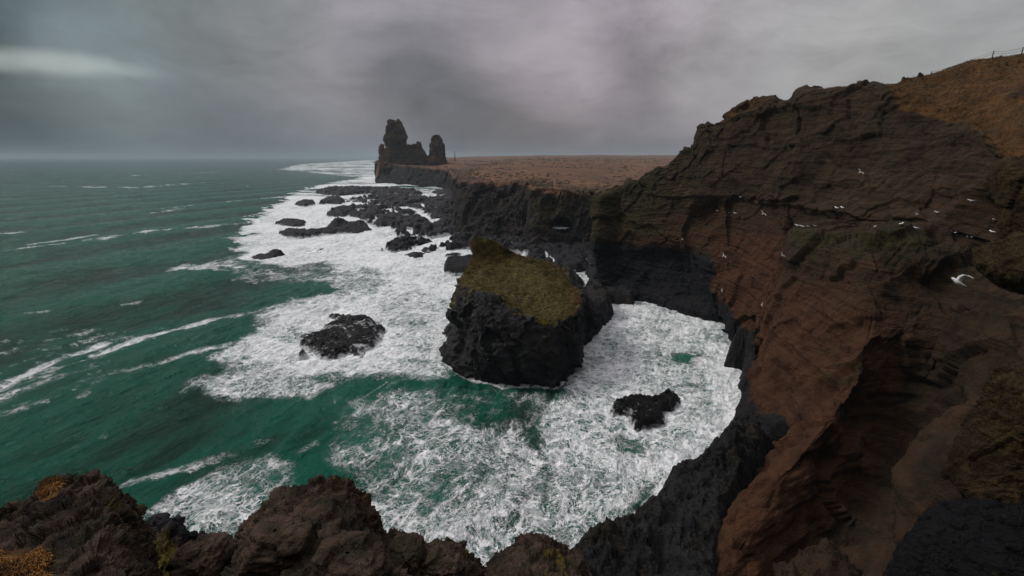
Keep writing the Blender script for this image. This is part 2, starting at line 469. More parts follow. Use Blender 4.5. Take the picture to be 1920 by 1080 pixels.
# columns run along the coast from the far corner to beside the camera; each lists points from skyline to shore
C_ = [
    # (skyline) (rim/brow) r2 r3 r4(ledge back) r5(lip) r6 r7 r8 r9 base
    [(1175, 357, 186), (1165, 362, 180), (1165, 380, 178), (1165, 400, 178), (1165, 420, 178), (1165, 430, 178), (1160, 440, 178), (1160, 450, 178), (1160, 458, 178), (1160, 462, 178), (1160, 466, 178)],
    [(1142, 362, 140), (1122, 372, 131), (1119, 390, 130.5), (1116, 408, 130), (1113, 428, 129), (1111, 443, 128), (1112, 460, 127.5), (1112, 480, 127), (1112, 503, 126.5), (1114, 527, 125.5), (1118, 550, 123)],
    [(1170, 352, 133), (1168, 356, 129), (1166, 380, 128), (1164, 402, 127), (1162, 425, 126), (1161, 440, 125.5), (1160, 460, 126), (1160, 482, 126), (1160, 505, 125), (1160, 528, 124), (1162, 552, 121)],
    [(1232, 308, 126), (1229, 311, 122), (1226, 345, 121), (1224, 378, 120), (1222, 410, 119), (1222, 432, 118), (1222, 455, 117), (1224, 476, 119), (1226, 505, 119), (1228, 533, 118), (1230, 563, 115.5)],
    [(1284, 262, 121), (1282, 266, 117), (1283, 315, 115), (1284, 360, 114), (1284, 405, 113), (1284, 434, 112), (1284, 460, 111), (1286, 484, 113.5), (1290, 515, 113), (1294, 547, 112), (1298, 579, 106.5)],
    [(1322, 223, 117), (1319, 228, 113), (1320, 285, 111), (1322, 340, 109), (1324, 395, 107.5), (1325, 432, 106.5), (1327, 465, 105), (1331, 498, 103), (1338, 532, 104), (1344, 562, 103), (1350, 594, 100)],
    [(1376, 203, 112), (1373, 208, 108), (1372, 268, 106), (1372, 328, 104), (1372, 388, 102), (1372, 430, 100.5), (1370, 470, 99), (1369, 510, 97.5), (1368, 550, 96), (1368, 595, 93.5), (1370, 645, 89)],
    [(1440, 181, 106), (1438, 185, 102), (1434, 252, 99), (1430, 318, 97), (1426, 382, 95.5), (1422, 430, 94), (1418, 475, 92), (1415, 522, 90), (1413, 570, 88), (1412, 615, 85), (1412, 668, 79)],
    [(1510, 160, 100), (1505, 165, 94), (1496, 250, 92), (1488, 330, 90), (1480, 400, 88.5), (1474, 432, 87), (1468, 470, 84), (1452, 530, 80), (1438, 595, 77), (1425, 660, 74), (1398, 735, 68.5)],
    [(1602, 146, 94), (1598, 151, 87), (1582, 240, 85), (1565, 330, 83), (1548, 395, 81), (1532, 428, 80), (1490, 444, 73), (1472, 520, 70), (1452, 610, 67.5), (1430, 710, 65), (1384, 808, 60)],
    [(1650, 138, 90), (1644, 144, 83), (1630, 240, 81), (1612, 330, 79), (1596, 398, 77.5), (1580, 430, 76.5), (1535, 446, 67), (1516, 540, 64), (1498, 640, 61.5), (1478, 735, 59), (1432, 850, 55)],
    [(1692, 131, 88), (1690, 150, 79), (1676, 240, 77), (1658, 330, 75), (1642, 402, 73.5), (1625, 434, 72.5), (1585, 450, 62), (1570, 560, 58), (1550, 670, 55), (1505, 770, 51), (1400, 905, 47.5)],
    [(1762, 118, 86), (1764, 172, 73), (1748, 255, 71), (1730, 338, 69), (1712, 405, 67.5), (1692, 440, 66.5), (1650, 458, 58), (1632, 575, 53.5), (1606, 690, 49.5), (1545, 790, 45), (1346, 992, 41.5)],
    [(1806, 113, 82), (1800, 200, 69), (1790, 275, 67), (1778, 350, 65), (1764, 412, 64), (1748, 450, 63), (1722, 470, 57), (1702, 590, 52), (1640, 722, 49), (1568, 860, 44), (1344, 1105, 37)],
    [(1852, 108, 78), (1840, 236, 62), (1834, 300, 60.5), (1826, 365, 59.5), (1818, 425, 58.5), (1808, 465, 57.5), (1792, 492, 54), (1776, 610, 50), (1738, 730, 50), (1668, 890, 45), (1480, 1180, 37)],
    [(1926, 102, 74), (1914, 285, 54), (1906, 330, 53.5), (1900, 385, 52.5), (1893, 440, 51), (1886, 480, 50), (1882, 520, 47.5), (1866, 615, 43.5), (1800, 745, 40.5), (1716, 930, 34), (1570, 1240, 32)],
    [(2060, 90, 68), (2040, 300, 49), (2030, 350, 48), (2020, 400, 47), (2012, 455, 46), (2004, 500, 45), (1995, 545, 43), (1972, 640, 39), (1925, 765, 35), (1850, 960, 30), (1690, 1330, 28)],
    [(2400, 60, 52), (2360, 300, 38), (2345, 360, 37), (2330, 420, 36), (2315, 480, 35), (2300, 530, 34), (2285, 580, 33), (2250, 700, 30), (2180, 850, 27), (2080, 1100, 23), (1880, 1650, 21)],
]
base_c = np.array([[W(*p) for p in colm] for colm in C_])          # cols, rows, 3
def addcol(i, f, sky_, rim_):
    a, b_ = C_[i], C_[i + 1]
    colm = [tuple(a[k][m] + (b_[k][m] - a[k][m]) * f for m in range(3)) for k in range(len(a))]
    colm[0] = (sky_[0], sky_[1], colm[0][2]); colm[1] = (rim_[0], rim_[1], colm[1][2])
    return colm


new_cols = {3: [(0.55, (1252, 296), (1250, 299)), (0.75, (1262, 282), (1260, 286))], 4: [(0.62, (1309, 259), (1307, 263)), (0.72, (1312, 230), (1310, 236))],
            5: [(0.55, (1352, 221), (1350, 227)), (0.88, (1371, 219), (1369, 226))], 7: [(0.90, (1501, 173), (1498, 178))]}
C2 = []
for i_, colm in enumerate(C_):
    C2.append((colm, float(i_)))
    for f_, a_, b2 in new_cols.get(i_, []): C2.append((addcol(i_, f_, a_, b2), i_ + f_))
cidxs = [c_[1] for c_ in C2] + [len(C_)]
C_ = [c_[0] for c_ in C2]
base_c = np.array([[W(*p) for p in colm] for colm in C_])
nC = len(C_)
rows = np.swapaxes(base_c, 0, 1)                                    # rows, cols, 3
last = np.array([(44, 2, 46), (30, 3, 38), (28, 4, 35), (26, 5, 32), (25, 6, 28), (24, 6.5, 26), (23, 7, 24), (21, 8, 18), (20, 9, 12), (19, 10, 6), (18, 11, -1)], float)
rows = np.concatenate([rows, last[:, None, :]], 1)
for k_, ci_ in enumerate(cidxs):
    if 3.3 <= ci_ <= 12: rows[0, k_, 2] -= 1.5; rows[1, k_, 2] -= 1.5; rows[2, k_, 2] -= 0.5
sk = rows[0]
back1 = sk + np.array([14, 12, -0.4]); back2 = sk + np.array([60, 50, 0.5]); back3 = sk + np.array([500, 420, -3.0])

below = rows[-1] + np.array([0, 0, -5.0])
ctrl = np.concatenate([back3[None], back2[None], back1[None], rows, below[None]], 0)     # 15 rows
# material weights: red, black, moss, grass
nr_c = ctrl.shape[0]; nc_c = ctrl.shape[1]
wt = np.zeros((nr_c, nc_c, 4))
wt[0:3, :, 3] = 1; wt[3, :, 3] = 1
wt[4, :, 3] = 0.35; wt[3, :, 3] = 0.75
for k_, ci_ in enumerate(cidxs):
    if ci_ >= 11: wt[4, k_, 3] = 0.9; wt[3, k_, 3] = 0.95
for kc in range(nc_c):
    cidx = int(round(cidxs[kc] - 0.01))
    for r in range(4, nr_c):
        rr = r - 3                    # 1=rim .. 10=base
        w = wt[r, kc]
        if cidx <= 5:
            if rr <= 5: w[2] = 0.62 if cidx <= 3 else 0.45
            if rr in (4, 5, 6): w[0] = 0.55 if cidx >= 2 else 0.1
            if rr >= 7: w[1] = 1.0
            if rr == 6: w[2] = 0.35
            if rr == 6 and cidx < 3: w[1] = 0.75
        elif cidx <= 8:
            w[0] = [0, 0.05, 0.1, 0.25, 0.4, 0.5, 0.85, 1, 1, 0.9, 0][rr] if rr <= 10 else 0
            if rr <= 3: w[2] = 0.30
            if rr >= 10: w[1] = 1.0
            if cidx == 6 and rr >= 9: w[1] = 0.8
        elif cidx <= 13:
            w[0] = [0, 0, 0, 0.0, 0.1, 0.1, 0.25, 0.5, 0.75, 0.95, 0.9][rr] if rr <= 10 else 0.4
            if rr == 6 and cidx >= 9: w[2] = 0.62
            if rr == 8 and cidx >= 11: w[2] = 0.45
            if cidx in (9, 10) and rr >= 10: w[1] = 0.9; w[0] = 0
        else:
            w[0] = 0.40 if rr > 6 else 0.15
            w[1] = 0.25 if rr <= 5 else 0.0
            if rr >= 10: w[1] = 0.6
DENTS = [  # centre, radius, metres pushed into the cliff
    (W(1428, 836, 53), 4.2, 9.0),
    (W(1418, 812, 54), 2.6, 5.0),
    (W(1700, 800, 46), 6.5, 2.6),
    (W(1660, 900, 42), 6.0, 2.4),
    (W(1810, 420, 56), 6.0, 3.0),
    (W(1560, 330, 83), 9.0, 1.5),
    (W(1320, 400, 108), 5.0, 1.8),
]
cd_main = cliff_disp()


def cliff_d(P, N, Mk):
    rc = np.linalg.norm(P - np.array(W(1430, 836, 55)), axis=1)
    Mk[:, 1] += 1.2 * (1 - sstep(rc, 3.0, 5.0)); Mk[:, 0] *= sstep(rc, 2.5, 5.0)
    edge = Mk[:, 3] * (1 - Mk[:, 3]) * 4
    Mk[:, 3] += fbm(P * [1, 1, 1.6], 9, 5, 0.6, seed=71) * 0.75 * np.clip(edge + 0.15, 0, 1)
    hole_ = sstep(fbm(P * [1, 0.6, 1.4], 7, 5, 0.55, seed=73), 0.22, 0.36)
    Mk[:, 3] -= hole_ * 0.6
    d = cd_main(P, N, Mk)
    for cpt, rad, amt in DENTS:
        r = np.linalg.norm(P - np.array(cpt), axis=1)
        r = r * (1 + 0.25 * fbm(P, 3.0, 3, seed=6))
        d = d - amt * (1 - sstep(r, rad * 0.35, rad))
    # bedding overhangs: long thin ledges
    for z0, amp in ((26.5, 0.9), (31.5, 0.4), (11.0, 0.35), (38, .5)):
        zz = P[:, 2] - z0 - fbm(P * [1, 1, 0.2], 25, 3, seed=z0) * 3
        d = d + amp * np.where(zz > 0, np.exp(-zz / 1.6), np.exp(zz / 0.12)) * (0.4 + 0.6 * sstep(fbm(P, 12, 2, seed=z0 + 1), -0.2, 0.3)) * (1 - sstep(Mk[:, 3], .3, .6))
    return d


P, Fc, Mk = loft(ctrl, 620, 900, False, cliff_d, CAM, wt)
cliff = mesh_obj('sea_cliff', P, Fc, M_cliff, attrs={'wt': np.clip(Mk, 0, 1)})
tag(cliff, kind='structure')

# ------------------------------------------------------------------ far cliff and lava plain
FC = [  # px, py rim, d rim, px, py base, d base, far px, far z
    (706, 306, 716, 706, 333, 716, 838, 30), (714, 303, 705, 713, 339, 700, 850, 33), (745, 310, 660, 745, 344, 640, 865, 37),
    (790, 314, 610, 790, 347, 590, 885, 42), (835, 318, 560, 835, 350, 550, 910, 44), (852, 327, 480, 852, 358, 460, 935, 45),
    (856, 333, 390, 856, 380, 360, 965, 46), (863, 336, 300, 858, 412, 260, 1000, 47), (880, 343, 232, 872, 440, 210, 1040, 47),
    (935, 345, 222, 935, 444, 204, 1080, 48), (990, 346, 214, 988, 447, 200, 1120, 48), (1008, 356, 196, 1000, 458, 184, 1160, 48),
    (1050, 360, 193, 1050, 452, 188, 1200, 48), (1115, 363, 191, 1112, 452, 186, 1260, 48), (1210, 363, 188, 1200, 455, 180, 1330, 48),
    (1400, 355, 200, 1400, 455, 185, 1500, 50), (1800, 330, 230, 1800, 430, 220, 1900, 60)]
rowsF = []
for k, (dk, w) in enumerate(((9000, 1.0), (4500, 1.0), (2400, 0.9), (1300, 0.75), (800, 0.5), (None, 0.2), (None, 0.05))):
    rr = []
    for (px, py, d, bx, by, bd, fx, fz) in FC:
        p0 = np.array(W(px, py, d))
        if dk is None: dd = d * (1.25 if k == 5 else 1.06)
        else: dd = max(dk, d * (1.4 + 0.3 * (4 - k)))
        pxx = px + (fx - px) * w
        v = pdir(pxx, 300); x, y = v[0] * dd, v[1] * dd
        zz = p0[2] + (fz - p0[2]) * (min(1.0, (dd - d) / 2500.0)) + (0.3 if dk is None else 0.5)
        rr.append((x, y, zz))
    rowsF.append(rr)
rowsF.append([W(px, py, d) for (px, py, d, *_r) in FC])
for fz in (0.25, 0.5, 0.75, 1.0):
    rr = []
    for (px, py, d, bx, by, bd, *_r) in FC:
        a = np.array(W(px, py, d)); b_ = np.array(W(bx, by, bd))
        q = a + (b_ - a) * (fz ** 0.8)
        q[2] = a[2] + (b_[2] - a[2]) * fz
        rr.append(q)
    rowsF.append(rr)
rowsF.append([np.array(q) + [0, -2, -6] for q in rowsF[-1]])
ctrlF = np.array(rowsF, float)
wF = np.zeros(ctrlF.shape[:2] + (4,))
wF[0:7, :, 3] = 1; wF[7, :, 3] = 0.7
wF[8, :, 3] = 0.0; wF[9:, :, 1] = 0.45; wF[12:, :, 1] = 1
wF[8:11, 11:13, 2] = 0.6; wF[8:11, 9:, 0] = 0.15


def far_disp(P, N, Mk):
    g = sstep(Mk[:, 3], 0.5, 0.85)
    P2 = P * [1, 1, 0.25]
    rockd = (cells(P * [1, 1, 0.5], 9, 3)[2] - 0.5) * 3.0 + fbm(P, 30, 4, seed=2) * 3.0 + fbm(P2, 5, 4, 0.6, ridged=True, seed=3) * 2.2
    d = np.zeros((len(P), 3))
    dist = np.hypot(P[:, 0], P[:, 1])
    d += N * (rockd * (1 - g))[:, None]
    d[:, 2] += g * (fbm(P, 60, 6, 0.65, seed=5) * 3.4 + fbm(P * [1, 1, 0], 400, 3, seed=9) * sstep(dist, 600, 2500) * 7)
    c1 = np.array(W(1050, 427, 190)); r = np.linalg.norm((P - c1) * [1, 0.5, 1.5], axis=1)
    d[:, 1] += 13 * (1 - sstep(r + fbm(P, 3, 3, seed=3) * 1.2, 4.2, 5.6)) * (1 - g)
    return d


P, Fc, Mk = loft(ctrlF, 420, 760, False, far_disp, CAM, wF)
plain = mesh_obj('lava_plain_ground', P, Fc, M_far, attrs={'wt': np.clip(Mk, 0, 1)})
tag(plain, kind='structure')


# ------------------------------------------------------------------ pillars at the point
def spire(name, levels, d, depth, label, cat, group=None, n=120, mat=M_pillar, seed=1, amp=1.0, rscale=12.0, rows_=90, lean=0.0, wts=None):
    """levels: (py, px left, px right) from the top down"""
    ring = []
    m = 12
    for (py, l, r) in levels:
        a = np.array(W(l, py, d)); b_ = np.array(W(r, py, d)); c0 = (a + b_) / 2; rx = (b_[0] - a[0]) / 2
        ry = min(rx * depth, 400)
        rg = []
        for k in range(m):
            th = 2 * math.pi * k / m
            ex = 1.0
            rg.append((c0[0] + rx * math.cos(th) * ex, c0[1] + ry * math.sin(th), c0[2]))
        ring.append(rg)
    top = np.array(ring[0]); cen = top.mean(0)
    ring = [(cen + (top - cen) * 0.02).tolist()] + [(cen + (top - cen) * 0.6 + [0, 0, 0.0]).tolist()] + ring
    ring = np.array(ring)

    def dsp(P, N, Mk):
        c = (P - [0, 0, 0])
        dd = fbm(c * [1, 1, .55], rscale, 5, 0.58, seed=seed) * amp * 1.3
        f1, f2, idv = cells(c * [1, 1, 0.6], rscale * 0.45, seed)
        dd = dd + (idv - 0.5) * amp * 0.7 + fbm(c, rscale * 0.25, 4, 0.6, ridged=True, seed=seed + 2) * amp * 0.35
        if d > 300: dd = dd + fbm(c * [1, 1, .4], 5, 4, 0.7, ridged=True, seed=seed + 6) * amp * 0.9 + (cells(c * [1, 1, .5], 4.5, seed)[2] - .5) * amp * 1.1
        return dd
    Mc = None
    if wts is not None:
        Mc = np.zeros(ring.shape[:2] + (4,))
        for i in range(ring.shape[0]): Mc[i, :] = wts[min(max(i - 2, 0), len(wts) - 1)]
    P, Fc, Mk = loft(ring, rows_, n, True, dsp, CAM, Mc)
    at = {'wt': np.clip(Mk, 0, 1)} if Mk is not None else None
    o = mesh_obj(name, P, Fc, mat, attrs=at)
    return tag(o, label, cat, group)


spire('rock_pillar', [(229, 731, 746), (233, 730, 750), (240, 729, 755), (250, 727, 758), (259, 723, 760), (267, 724, 757), (276, 726, 753), (285, 722, 756), (294, 716, 762), (303, 715, 770), (316, 714, 790)],
      690, 0.9, 'tallest jagged rock pillar at the tip of the far headland', 'rock pillar', 'rock pillars on the far headland', seed=3, amp=3.0)
spire('rock_pillar', [(256, 814, 825), (262, 812, 827), (270, 809, 829), (280, 807, 831), (290, 806, 832), (299, 804, 834), (308, 802, 838)],
      680, 0.9, 'shorter tapering rock pillar standing to the right of the tall pillar', 'rock pillar', 'rock pillars on the far headland', seed=5, amp=2.2)
spire('rock_wall', [(275, 753, 781), (280, 752, 786), (287, 748, 793), (294, 745, 803), (302, 742, 812), (312, 740, 822)],
      686, 0.45, 'low rocky wall joining the two far pillars', 'rock wall', seed=7, amp=2.4)
spire('rock_spire', [(267, 783, 788), (272, 782, 790), (279, 781, 792), (287, 779, 796), (296, 777, 800)],
      684, 0.9, 'thin rock spike rising from the right end of the low wall between the pillars', 'rock spike', seed=8, amp=1.2)
spire('rock_spire', [(272, 714, 719), (277, 711, 720), (284, 711, 722), (292, 713, 726), (302, 715, 730), (312, 714, 736)],
      692, 0.9, 'small rock spike on the seaward side of the tall pillar', 'rock spike', seed=9, amp=1.2)

# grassy mound under the pillars
MB = [[W(px, py, d) for px, py, d in row] for row in (
    ((704, 330, 700), (712, 300, 715), (740, 297, 715), (780, 300, 715), (820, 301, 705), (862, 306, 690), (900, 316, 640)),
    ((704, 335, 695), (713, 302, 700), (738, 300, 695), (780, 306, 690), (820, 306, 685), (862, 309, 660), (900, 318, 600)),
    ((704, 338, 690), (714, 308, 690), (740, 303, 680), (770, 312, 668), (806, 316, 650), (850, 314, 620), (895, 320, 560)),
    ((704, 342, 680), (714, 322, 684), (742, 318, 668), (775, 324, 652), (812, 326, 630), (845, 326, 590), (880, 326, 530)),
    ((704, 346, 672), (712, 334, 680), (742, 334, 655), (776, 338, 636), (812, 340, 600), (848, 340, 560), (872, 344, 500)),
    ((704, 352, 664), (710, 350, 660), (742, 352, 640), (776, 354, 620), (812, 356, 590), (848, 360, 540), (872, 372, 480)))]
wM = np.zeros((6, 7, 4)); wM[0:2, :, 3] = 1; wM[2, :, 3] = 0.8; wM[3, :, 3] = 0.25; wM[4:, :, 1] = 0.5


def mound_d(P, N, Mk):
    return (fbm(P * [1, 1, .3], 16, 5, 0.6, seed=3) * 4.0 + fbm(P * [1, 1, .2], 5, 3, ridged=True, seed=3) * 1.2) * (1 - 0.8 * sstep(Mk[:, 3], .4, .9))


P, Fc, Mk = loft(np.array(MB), 140, 260, False, mound_d, CAM, wM)
tag(mesh_obj('headland_hill', P, Fc, M_far, attrs={'wt': np.clip(Mk, 0, 1)}), kind='structure')


# ------------------------------------------------------------------ heightfield rocks from outlines on the water
ROCKS = []          # outlines in metres, for the foam


def flat_rock(name, outline, label, cat, h=1.2, z0=0.3, res=0.25, edge=1.5, rough=1.0, group=None, mat=M_lava, seed=1, wob=0.8,
              kind=None, tilt=None, nsc=1.0, foam=True, peaks=(), chan=0):
    poly = np.array([S(px, py, z0) for px, py in outline])
    if foam: ROCKS.append(poly)
    mn, mx = poly.min(0) - edge - wob, poly.max(0) + edge + wob
    nx = max(8, int((mx[0] - mn[0]) / res)); ny = max(8, int((mx[1] - mn[1]) / (res * 1.5)))
    sx = np.linspace(mn[0], mx[0], nx); sy = np.linspace(mn[1], mx[1], ny)
    gx, gy = np.meshgrid(sx, sy); x, y = gx.ravel(), gy.ravel()
    Q = np.stack([x, y, np.zeros_like(x)], 1)
    sdv = polysdf(x, y, poly)
    sdv = sdv + fbm(Q, 3.5 * nsc, 5, 0.6, seed=seed) * wob + fbm(Q, 0.9 * nsc, 4, 0.65, seed=seed + 8) * wob * 0.7
    e = np.clip(sdv / edge, -1.2, 1)
    hh = h * np.sign(e) * np.abs(e) ** 0.6
    ins = sstep(sdv, -0.1 * edge, 0.7 * edge)
    f1, f2, idv = cells(Q + fbm(Q, 1.2 * nsc, 2, seed=seed)[:, None] * 0.6, 1.5 * nsc, seed)
    z = z0 * 0 + hh + ins * rough * (fbm(Q, 5 * nsc, 4, 0.6, seed=seed + 1) * 0.9 * h + (idv - 0.4) * 0.45 * h
                                     + fbm(Q, 0.9 * nsc, 4, 0.65, ridged=True, seed=seed + 2) * 0.5 * nsc)
    for (px, py, ph, pr) in peaks:
        cx, cy = S(px, py, ph * 0.3)
        z = z + ph * np.exp(-((x - cx) ** 2 + ((y - cy) * 0.8) ** 2) / (pr * pr)) * ins * (1 + 0.5 * fbm(Q, 1.0 * nsc, 4, seed=seed + 7))
    if tilt: z = z + ins * ((x - poly[:, 0].mean()) * tilt[0] + (y - poly[:, 1].mean()) * tilt[1])
    if chan:      # gullies cut through the shelf by the surf
        n1 = fbm(Q * [1.0, 0.55, 1], chan, 4, 0.6, seed=seed + 11); n2_ = fbm(Q * [1, 0.8, 1], chan * 0.45, 4, 0.6, seed=seed + 13)
        seaward = sstep(-x + 0.02 * y, -40, 25)
        z = z - ins * 5.0 * np.exp(-(n1 / 0.055) ** 2) * (0.35 + 0.65 * seaward) - ins * 3.6 * np.exp(-(n2_ / 0.05) ** 2) * seaward
    z = np.maximum(z, -1.5)
    x = x + fbm(Q, 1.1 * nsc, 3, seed=seed + 4) * 0.35 * nsc; y = y + fbm(Q, 1.1 * nsc, 3, seed=seed + 5) * 0.35 * nsc
    Fc = gridfaces(ny, nx)
    keep = (z[Fc].max(1) > -1.45)
    Fc = Fc[keep]
    used = np.unique(Fc); mp = np.full(len(x), -1); mp[used] = np.arange(len(used))
    V = np.stack([x, y, z], 1)[used]
    o = mesh_obj(name, V, mp[Fc], mat)
    return tag(o, label, cat, group, kind)


G1 = 'black lava rocks awash in the surf'
flat_rock('sea_rock', [(513, 419), (530, 413), (560, 413), (577, 418), (572, 425), (548, 427), (525, 422)],
          'smooth low black rock awash, directly above the long double-humped rock', 'sea rock', 1.5, 0.5, 0.5, 3, group=G1, seed=2, wob=1.5, nsc=2)
flat_rock('sea_rock', [(519, 438), (545, 431), (580, 433), (605, 431), (620, 424), (626, 418), (648, 420), (662, 424), (680, 420), (702, 431), (690, 434), (670, 439), (630, 437), (600, 440), (560, 446), (540, 444)],
          'long black rock with a knobbly hump, stretched across the white surf', 'sea rock', 1.4, 0.5, 0.45, 2.6, group=G1, seed=3, wob=1.6, nsc=2,
          peaks=((636, 424, 3.6, 3.4), (672, 426, 1.6, 5)))
flat_rock('sea_rock', [(552, 384), (565, 378), (590, 378), (592, 382), (570, 387)],
          'small black rock alone at the outer edge of the surf, left of the shelf', 'sea rock', 1.6, 0.5, 0.6, 3, group=G1, seed=4, wob=1.5, nsc=2.5)
flat_rock('sea_rock', [(597, 382), (610, 374), (640, 373), (648, 378), (640, 384), (615, 382)],
          'black rock touching the seaward tip of the lava shelf', 'sea rock', 2.2, 0.5, 0.6, 3, group=G1, seed=5, wob=1.5, nsc=2.5)
flat_rock('sea_rock', [(611, 402), (625, 392), (655, 390), (668, 398), (645, 407), (615, 406)],
          'rounded black rock at the near left corner of the lava shelf', 'sea rock', 2.2, 0.5, 0.5, 3, group=G1, seed=6, wob=1.5, nsc=2.2)
flat_rock('sea_rock', [(463, 485), (485, 479), (505, 478), (520, 471), (538, 479), (520, 485), (495, 490), (470, 489)],
          'narrow black rock nearest the open sea, leftmost in the surf', 'sea rock', 0.9, 0.4, 0.3, 1.8, group=G1, seed=7, wob=1.1, nsc=1.6,
          peaks=((519, 479, 1.6, 2.2),))
flat_rock('sea_rock', [(588, 475), (598, 469), (612, 468), (604, 472), (592, 476)],
          'tiny black rock tip just breaking the foam right of the leftmost rock', 'sea rock', 0.5, 0.1, 0.25, 1.2, group=G1, seed=8, wob=0.8, nsc=1.4)
flat_rock('sea_rock', [(607, 587), (640, 591), (690, 593), (706, 602), (700, 607), (718, 613), (722, 622), (712, 636), (700, 648), (688, 655), (676, 668), (660, 665), (652, 657), (630, 667), (600, 665), (585, 656), (562, 647), (562, 632), (580, 628), (598, 622), (610, 609), (632, 600)],
          'large ragged black rock in the foam left of the mossy sea stack', 'sea rock', 0.75, 0.5, 0.16, 1.3, group=G1, seed=9, wob=1.3, nsc=1.0, rough=1.0)
flat_rock('sea_rock', [(557, 672), (564, 658), (574, 658), (572, 670)],
          'little black rock off the left corner of the large ragged rock', 'sea rock', 0.6, 0.2, 0.14, 0.6, group=G1, seed=10, wob=0.3, nsc=0.8)
flat_rock('sea_rock', [(1142, 768), (1152, 750), (1190, 744), (1230, 745), (1250, 731), (1269, 735), (1280, 756), (1267, 764), (1248, 772), (1249, 796), (1215, 797), (1197, 806), (1176, 787), (1180, 774), (1150, 775)],
          'wet black rock in the foaming cove at the right of the sea stack', 'sea rock', 0.9, 0.6, 0.1, 0.8, group=G1, seed=11, wob=0.5, nsc=0.7, rough=1.1)
flat_rock('sea_rock', [(832, 506), (834, 490), (860, 486), (895, 487), (905, 505), (875, 513), (845, 512)],
          'blocky black rock behind the left shoulder of the mossy stack', 'sea rock', 2.4, 0.8, 0.3, 1.4, group=G1, seed=12, wob=0.7, nsc=1.6, rough=0.5)
flat_rock('sea_rock', [(758, 481), (775, 476), (802, 477), (795, 484), (775, 488)],
          'low black rock in the foam below the broken shelf edge', 'sea rock', 0.8, 0.3, 0.3, 1.6, group=G1, seed=13, wob=1.0, nsc=1.6)
flat_rock('sea_rock', [(832, 479), (850, 476), (868, 477), (855, 482), (838, 483)],
          'thin black rock sliver between the shelf and the blocky rock', 'sea rock', 0.6, 0.2, 0.3, 1.4, group=G1, seed=14, wob=0.9, nsc=1.4)
flat_rock('sea_rock', [(1036, 512), (1060, 505), (1082, 514), (1096, 530), (1088, 541), (1060, 545), (1040, 540)],
          'smooth dark rock between the mossy stack and the cliff corner', 'sea rock', 2.6, 1.0, 0.3, 1.8, group=G1, seed=15, wob=0.9, nsc=1.6, rough=0.5)
# lava shelves
G2 = 'lava shelves along the shore'
flat_rock('lava_shelf', [(586, 360), (606, 354), (627, 350), (660, 352), (694, 352), (740, 353), (783, 357), (790, 362), (785, 366), (749, 365), (703, 364), (670, 363), (640, 366), (608, 364)],
          'long narrow black shelf, farthest of the lava shelves', 'rock shelf', 2.6, 1.5, 1.3, 5, group=G2, mat=M_shelf, seed=21, wob=6, nsc=5, rough=0.7, chan=40)
flat_rock('lava_shelf', [(806, 360), (830, 355), (870, 355), (875, 364), (823, 364)],
          'small dark shelf in front of the misty far cliff', 'rock shelf', 2.2, 1.5, 1.3, 5, group=G2, mat=M_shelf, seed=22, wob=3, nsc=5, rough=0.5)
flat_rock('lava_shelf', [(640, 374), (690, 366), (747, 366), (800, 369), (870, 368), (880, 400), (885, 430), (850, 437), (795, 443), (756, 441), (742, 433), (727, 426), (703, 421), (680, 410), (650, 403), (640, 392), (655, 385),
                         (745, 387), (772, 394), (780, 402), (800, 412), (815, 420), (822, 412), (800, 401), (798, 393), (775, 388), (720, 384)],
          'broad dark lava shelf cut by a white channel, below the far cliff', 'rock shelf', 2.4, 1.5, 0.8, 4, group=G2, mat=M_shelf, seed=23, wob=5, nsc=4, rough=0.75, chan=34)
flat_rock('lava_shelf', [(713, 465), (737, 450), (795, 444), (812, 450), (800, 455), (787, 459), (765, 468), (740, 470)],
          'rough black shelf outcrop between two foam channels', 'rock shelf', 1.7, 1.0, 0.45, 2, group=G2, mat=M_lava, seed=24, wob=1.8, nsc=2.4, chan=14)
flat_rock('lava_shelf', [(787, 467), (823, 458), (850, 453), (842, 445), (860, 440), (900, 436), (960, 430), (1010, 440), (1130, 445), (1180, 470), (1180, 520), (1120, 520), (1105, 505), (1060, 506), (1030, 498), (990, 500), (985, 470), (950, 470), (920, 478), (905, 476), (935, 466), (880, 463), (847, 466), (795, 473)],
          'wide flat black lava shelf between the mossy stack and the far cliff', 'rock shelf', 2.4, 1.4, 0.5, 2.5, group=G2, mat=M_shelf, seed=25, wob=2, nsc=3, rough=0.8, chan=22)
flat_rock('lava_shelf', [(1060, 556), (1062, 548), (1085, 548), (1108, 534), (1130, 540), (1150, 575), (1128, 600), (1095, 608), (1070, 590)],
          'black rock step at the foot of the cliff corner, touching the mossy stack', 'rock shelf', 4.0, 2.0, 0.3, 1.6, group=G2, mat=M_blackshelf, seed=26, wob=1.2, nsc=2.0, rough=0.5)
flat_rock('lava_shelf', [(1100, 505), (1118, 500), (1175, 530), (1190, 560), (1130, 556), (1112, 545), (1105, 530)],
          'dark ledge under the mossy corner of the big cliff', 'rock shelf', 3.0, 1.4, 0.4, 1.5, group=G2, mat=M_blackshelf, seed=28, wob=1.2, nsc=2.0, rough=0.5)
flat_rock('lava_shelf', [(1352, 596), (1372, 640), (1362, 668), (1356, 680), (1388, 690), (1388, 718), (1394, 742), (1372, 778), (1360, 806), (1338, 842), (1330, 862), (1300, 885), (1266, 884), (1248, 896), (1228, 930),
                         (1190, 965), (1150, 990), (1130, 1004), (1095, 1012), (1066, 1028), (1040, 1050), (1000, 1120), (1100, 1300), (1400, 1300), (1366, 1080), (1368, 1000), (1425, 900), (1450, 810), (1425, 740), (1430, 640)],
          'black basalt shelf sloping into the cove along the foot of the red cliff', 'rock shelf', 3.0, 1.3, 0.11, 1.6, group=G2, mat=M_blackshelf, seed=27, wob=0.8, nsc=0.9, rough=0.75,
          peaks=((1405, 690, 4, 4.5), (1360, 900, 2.5, 4)))

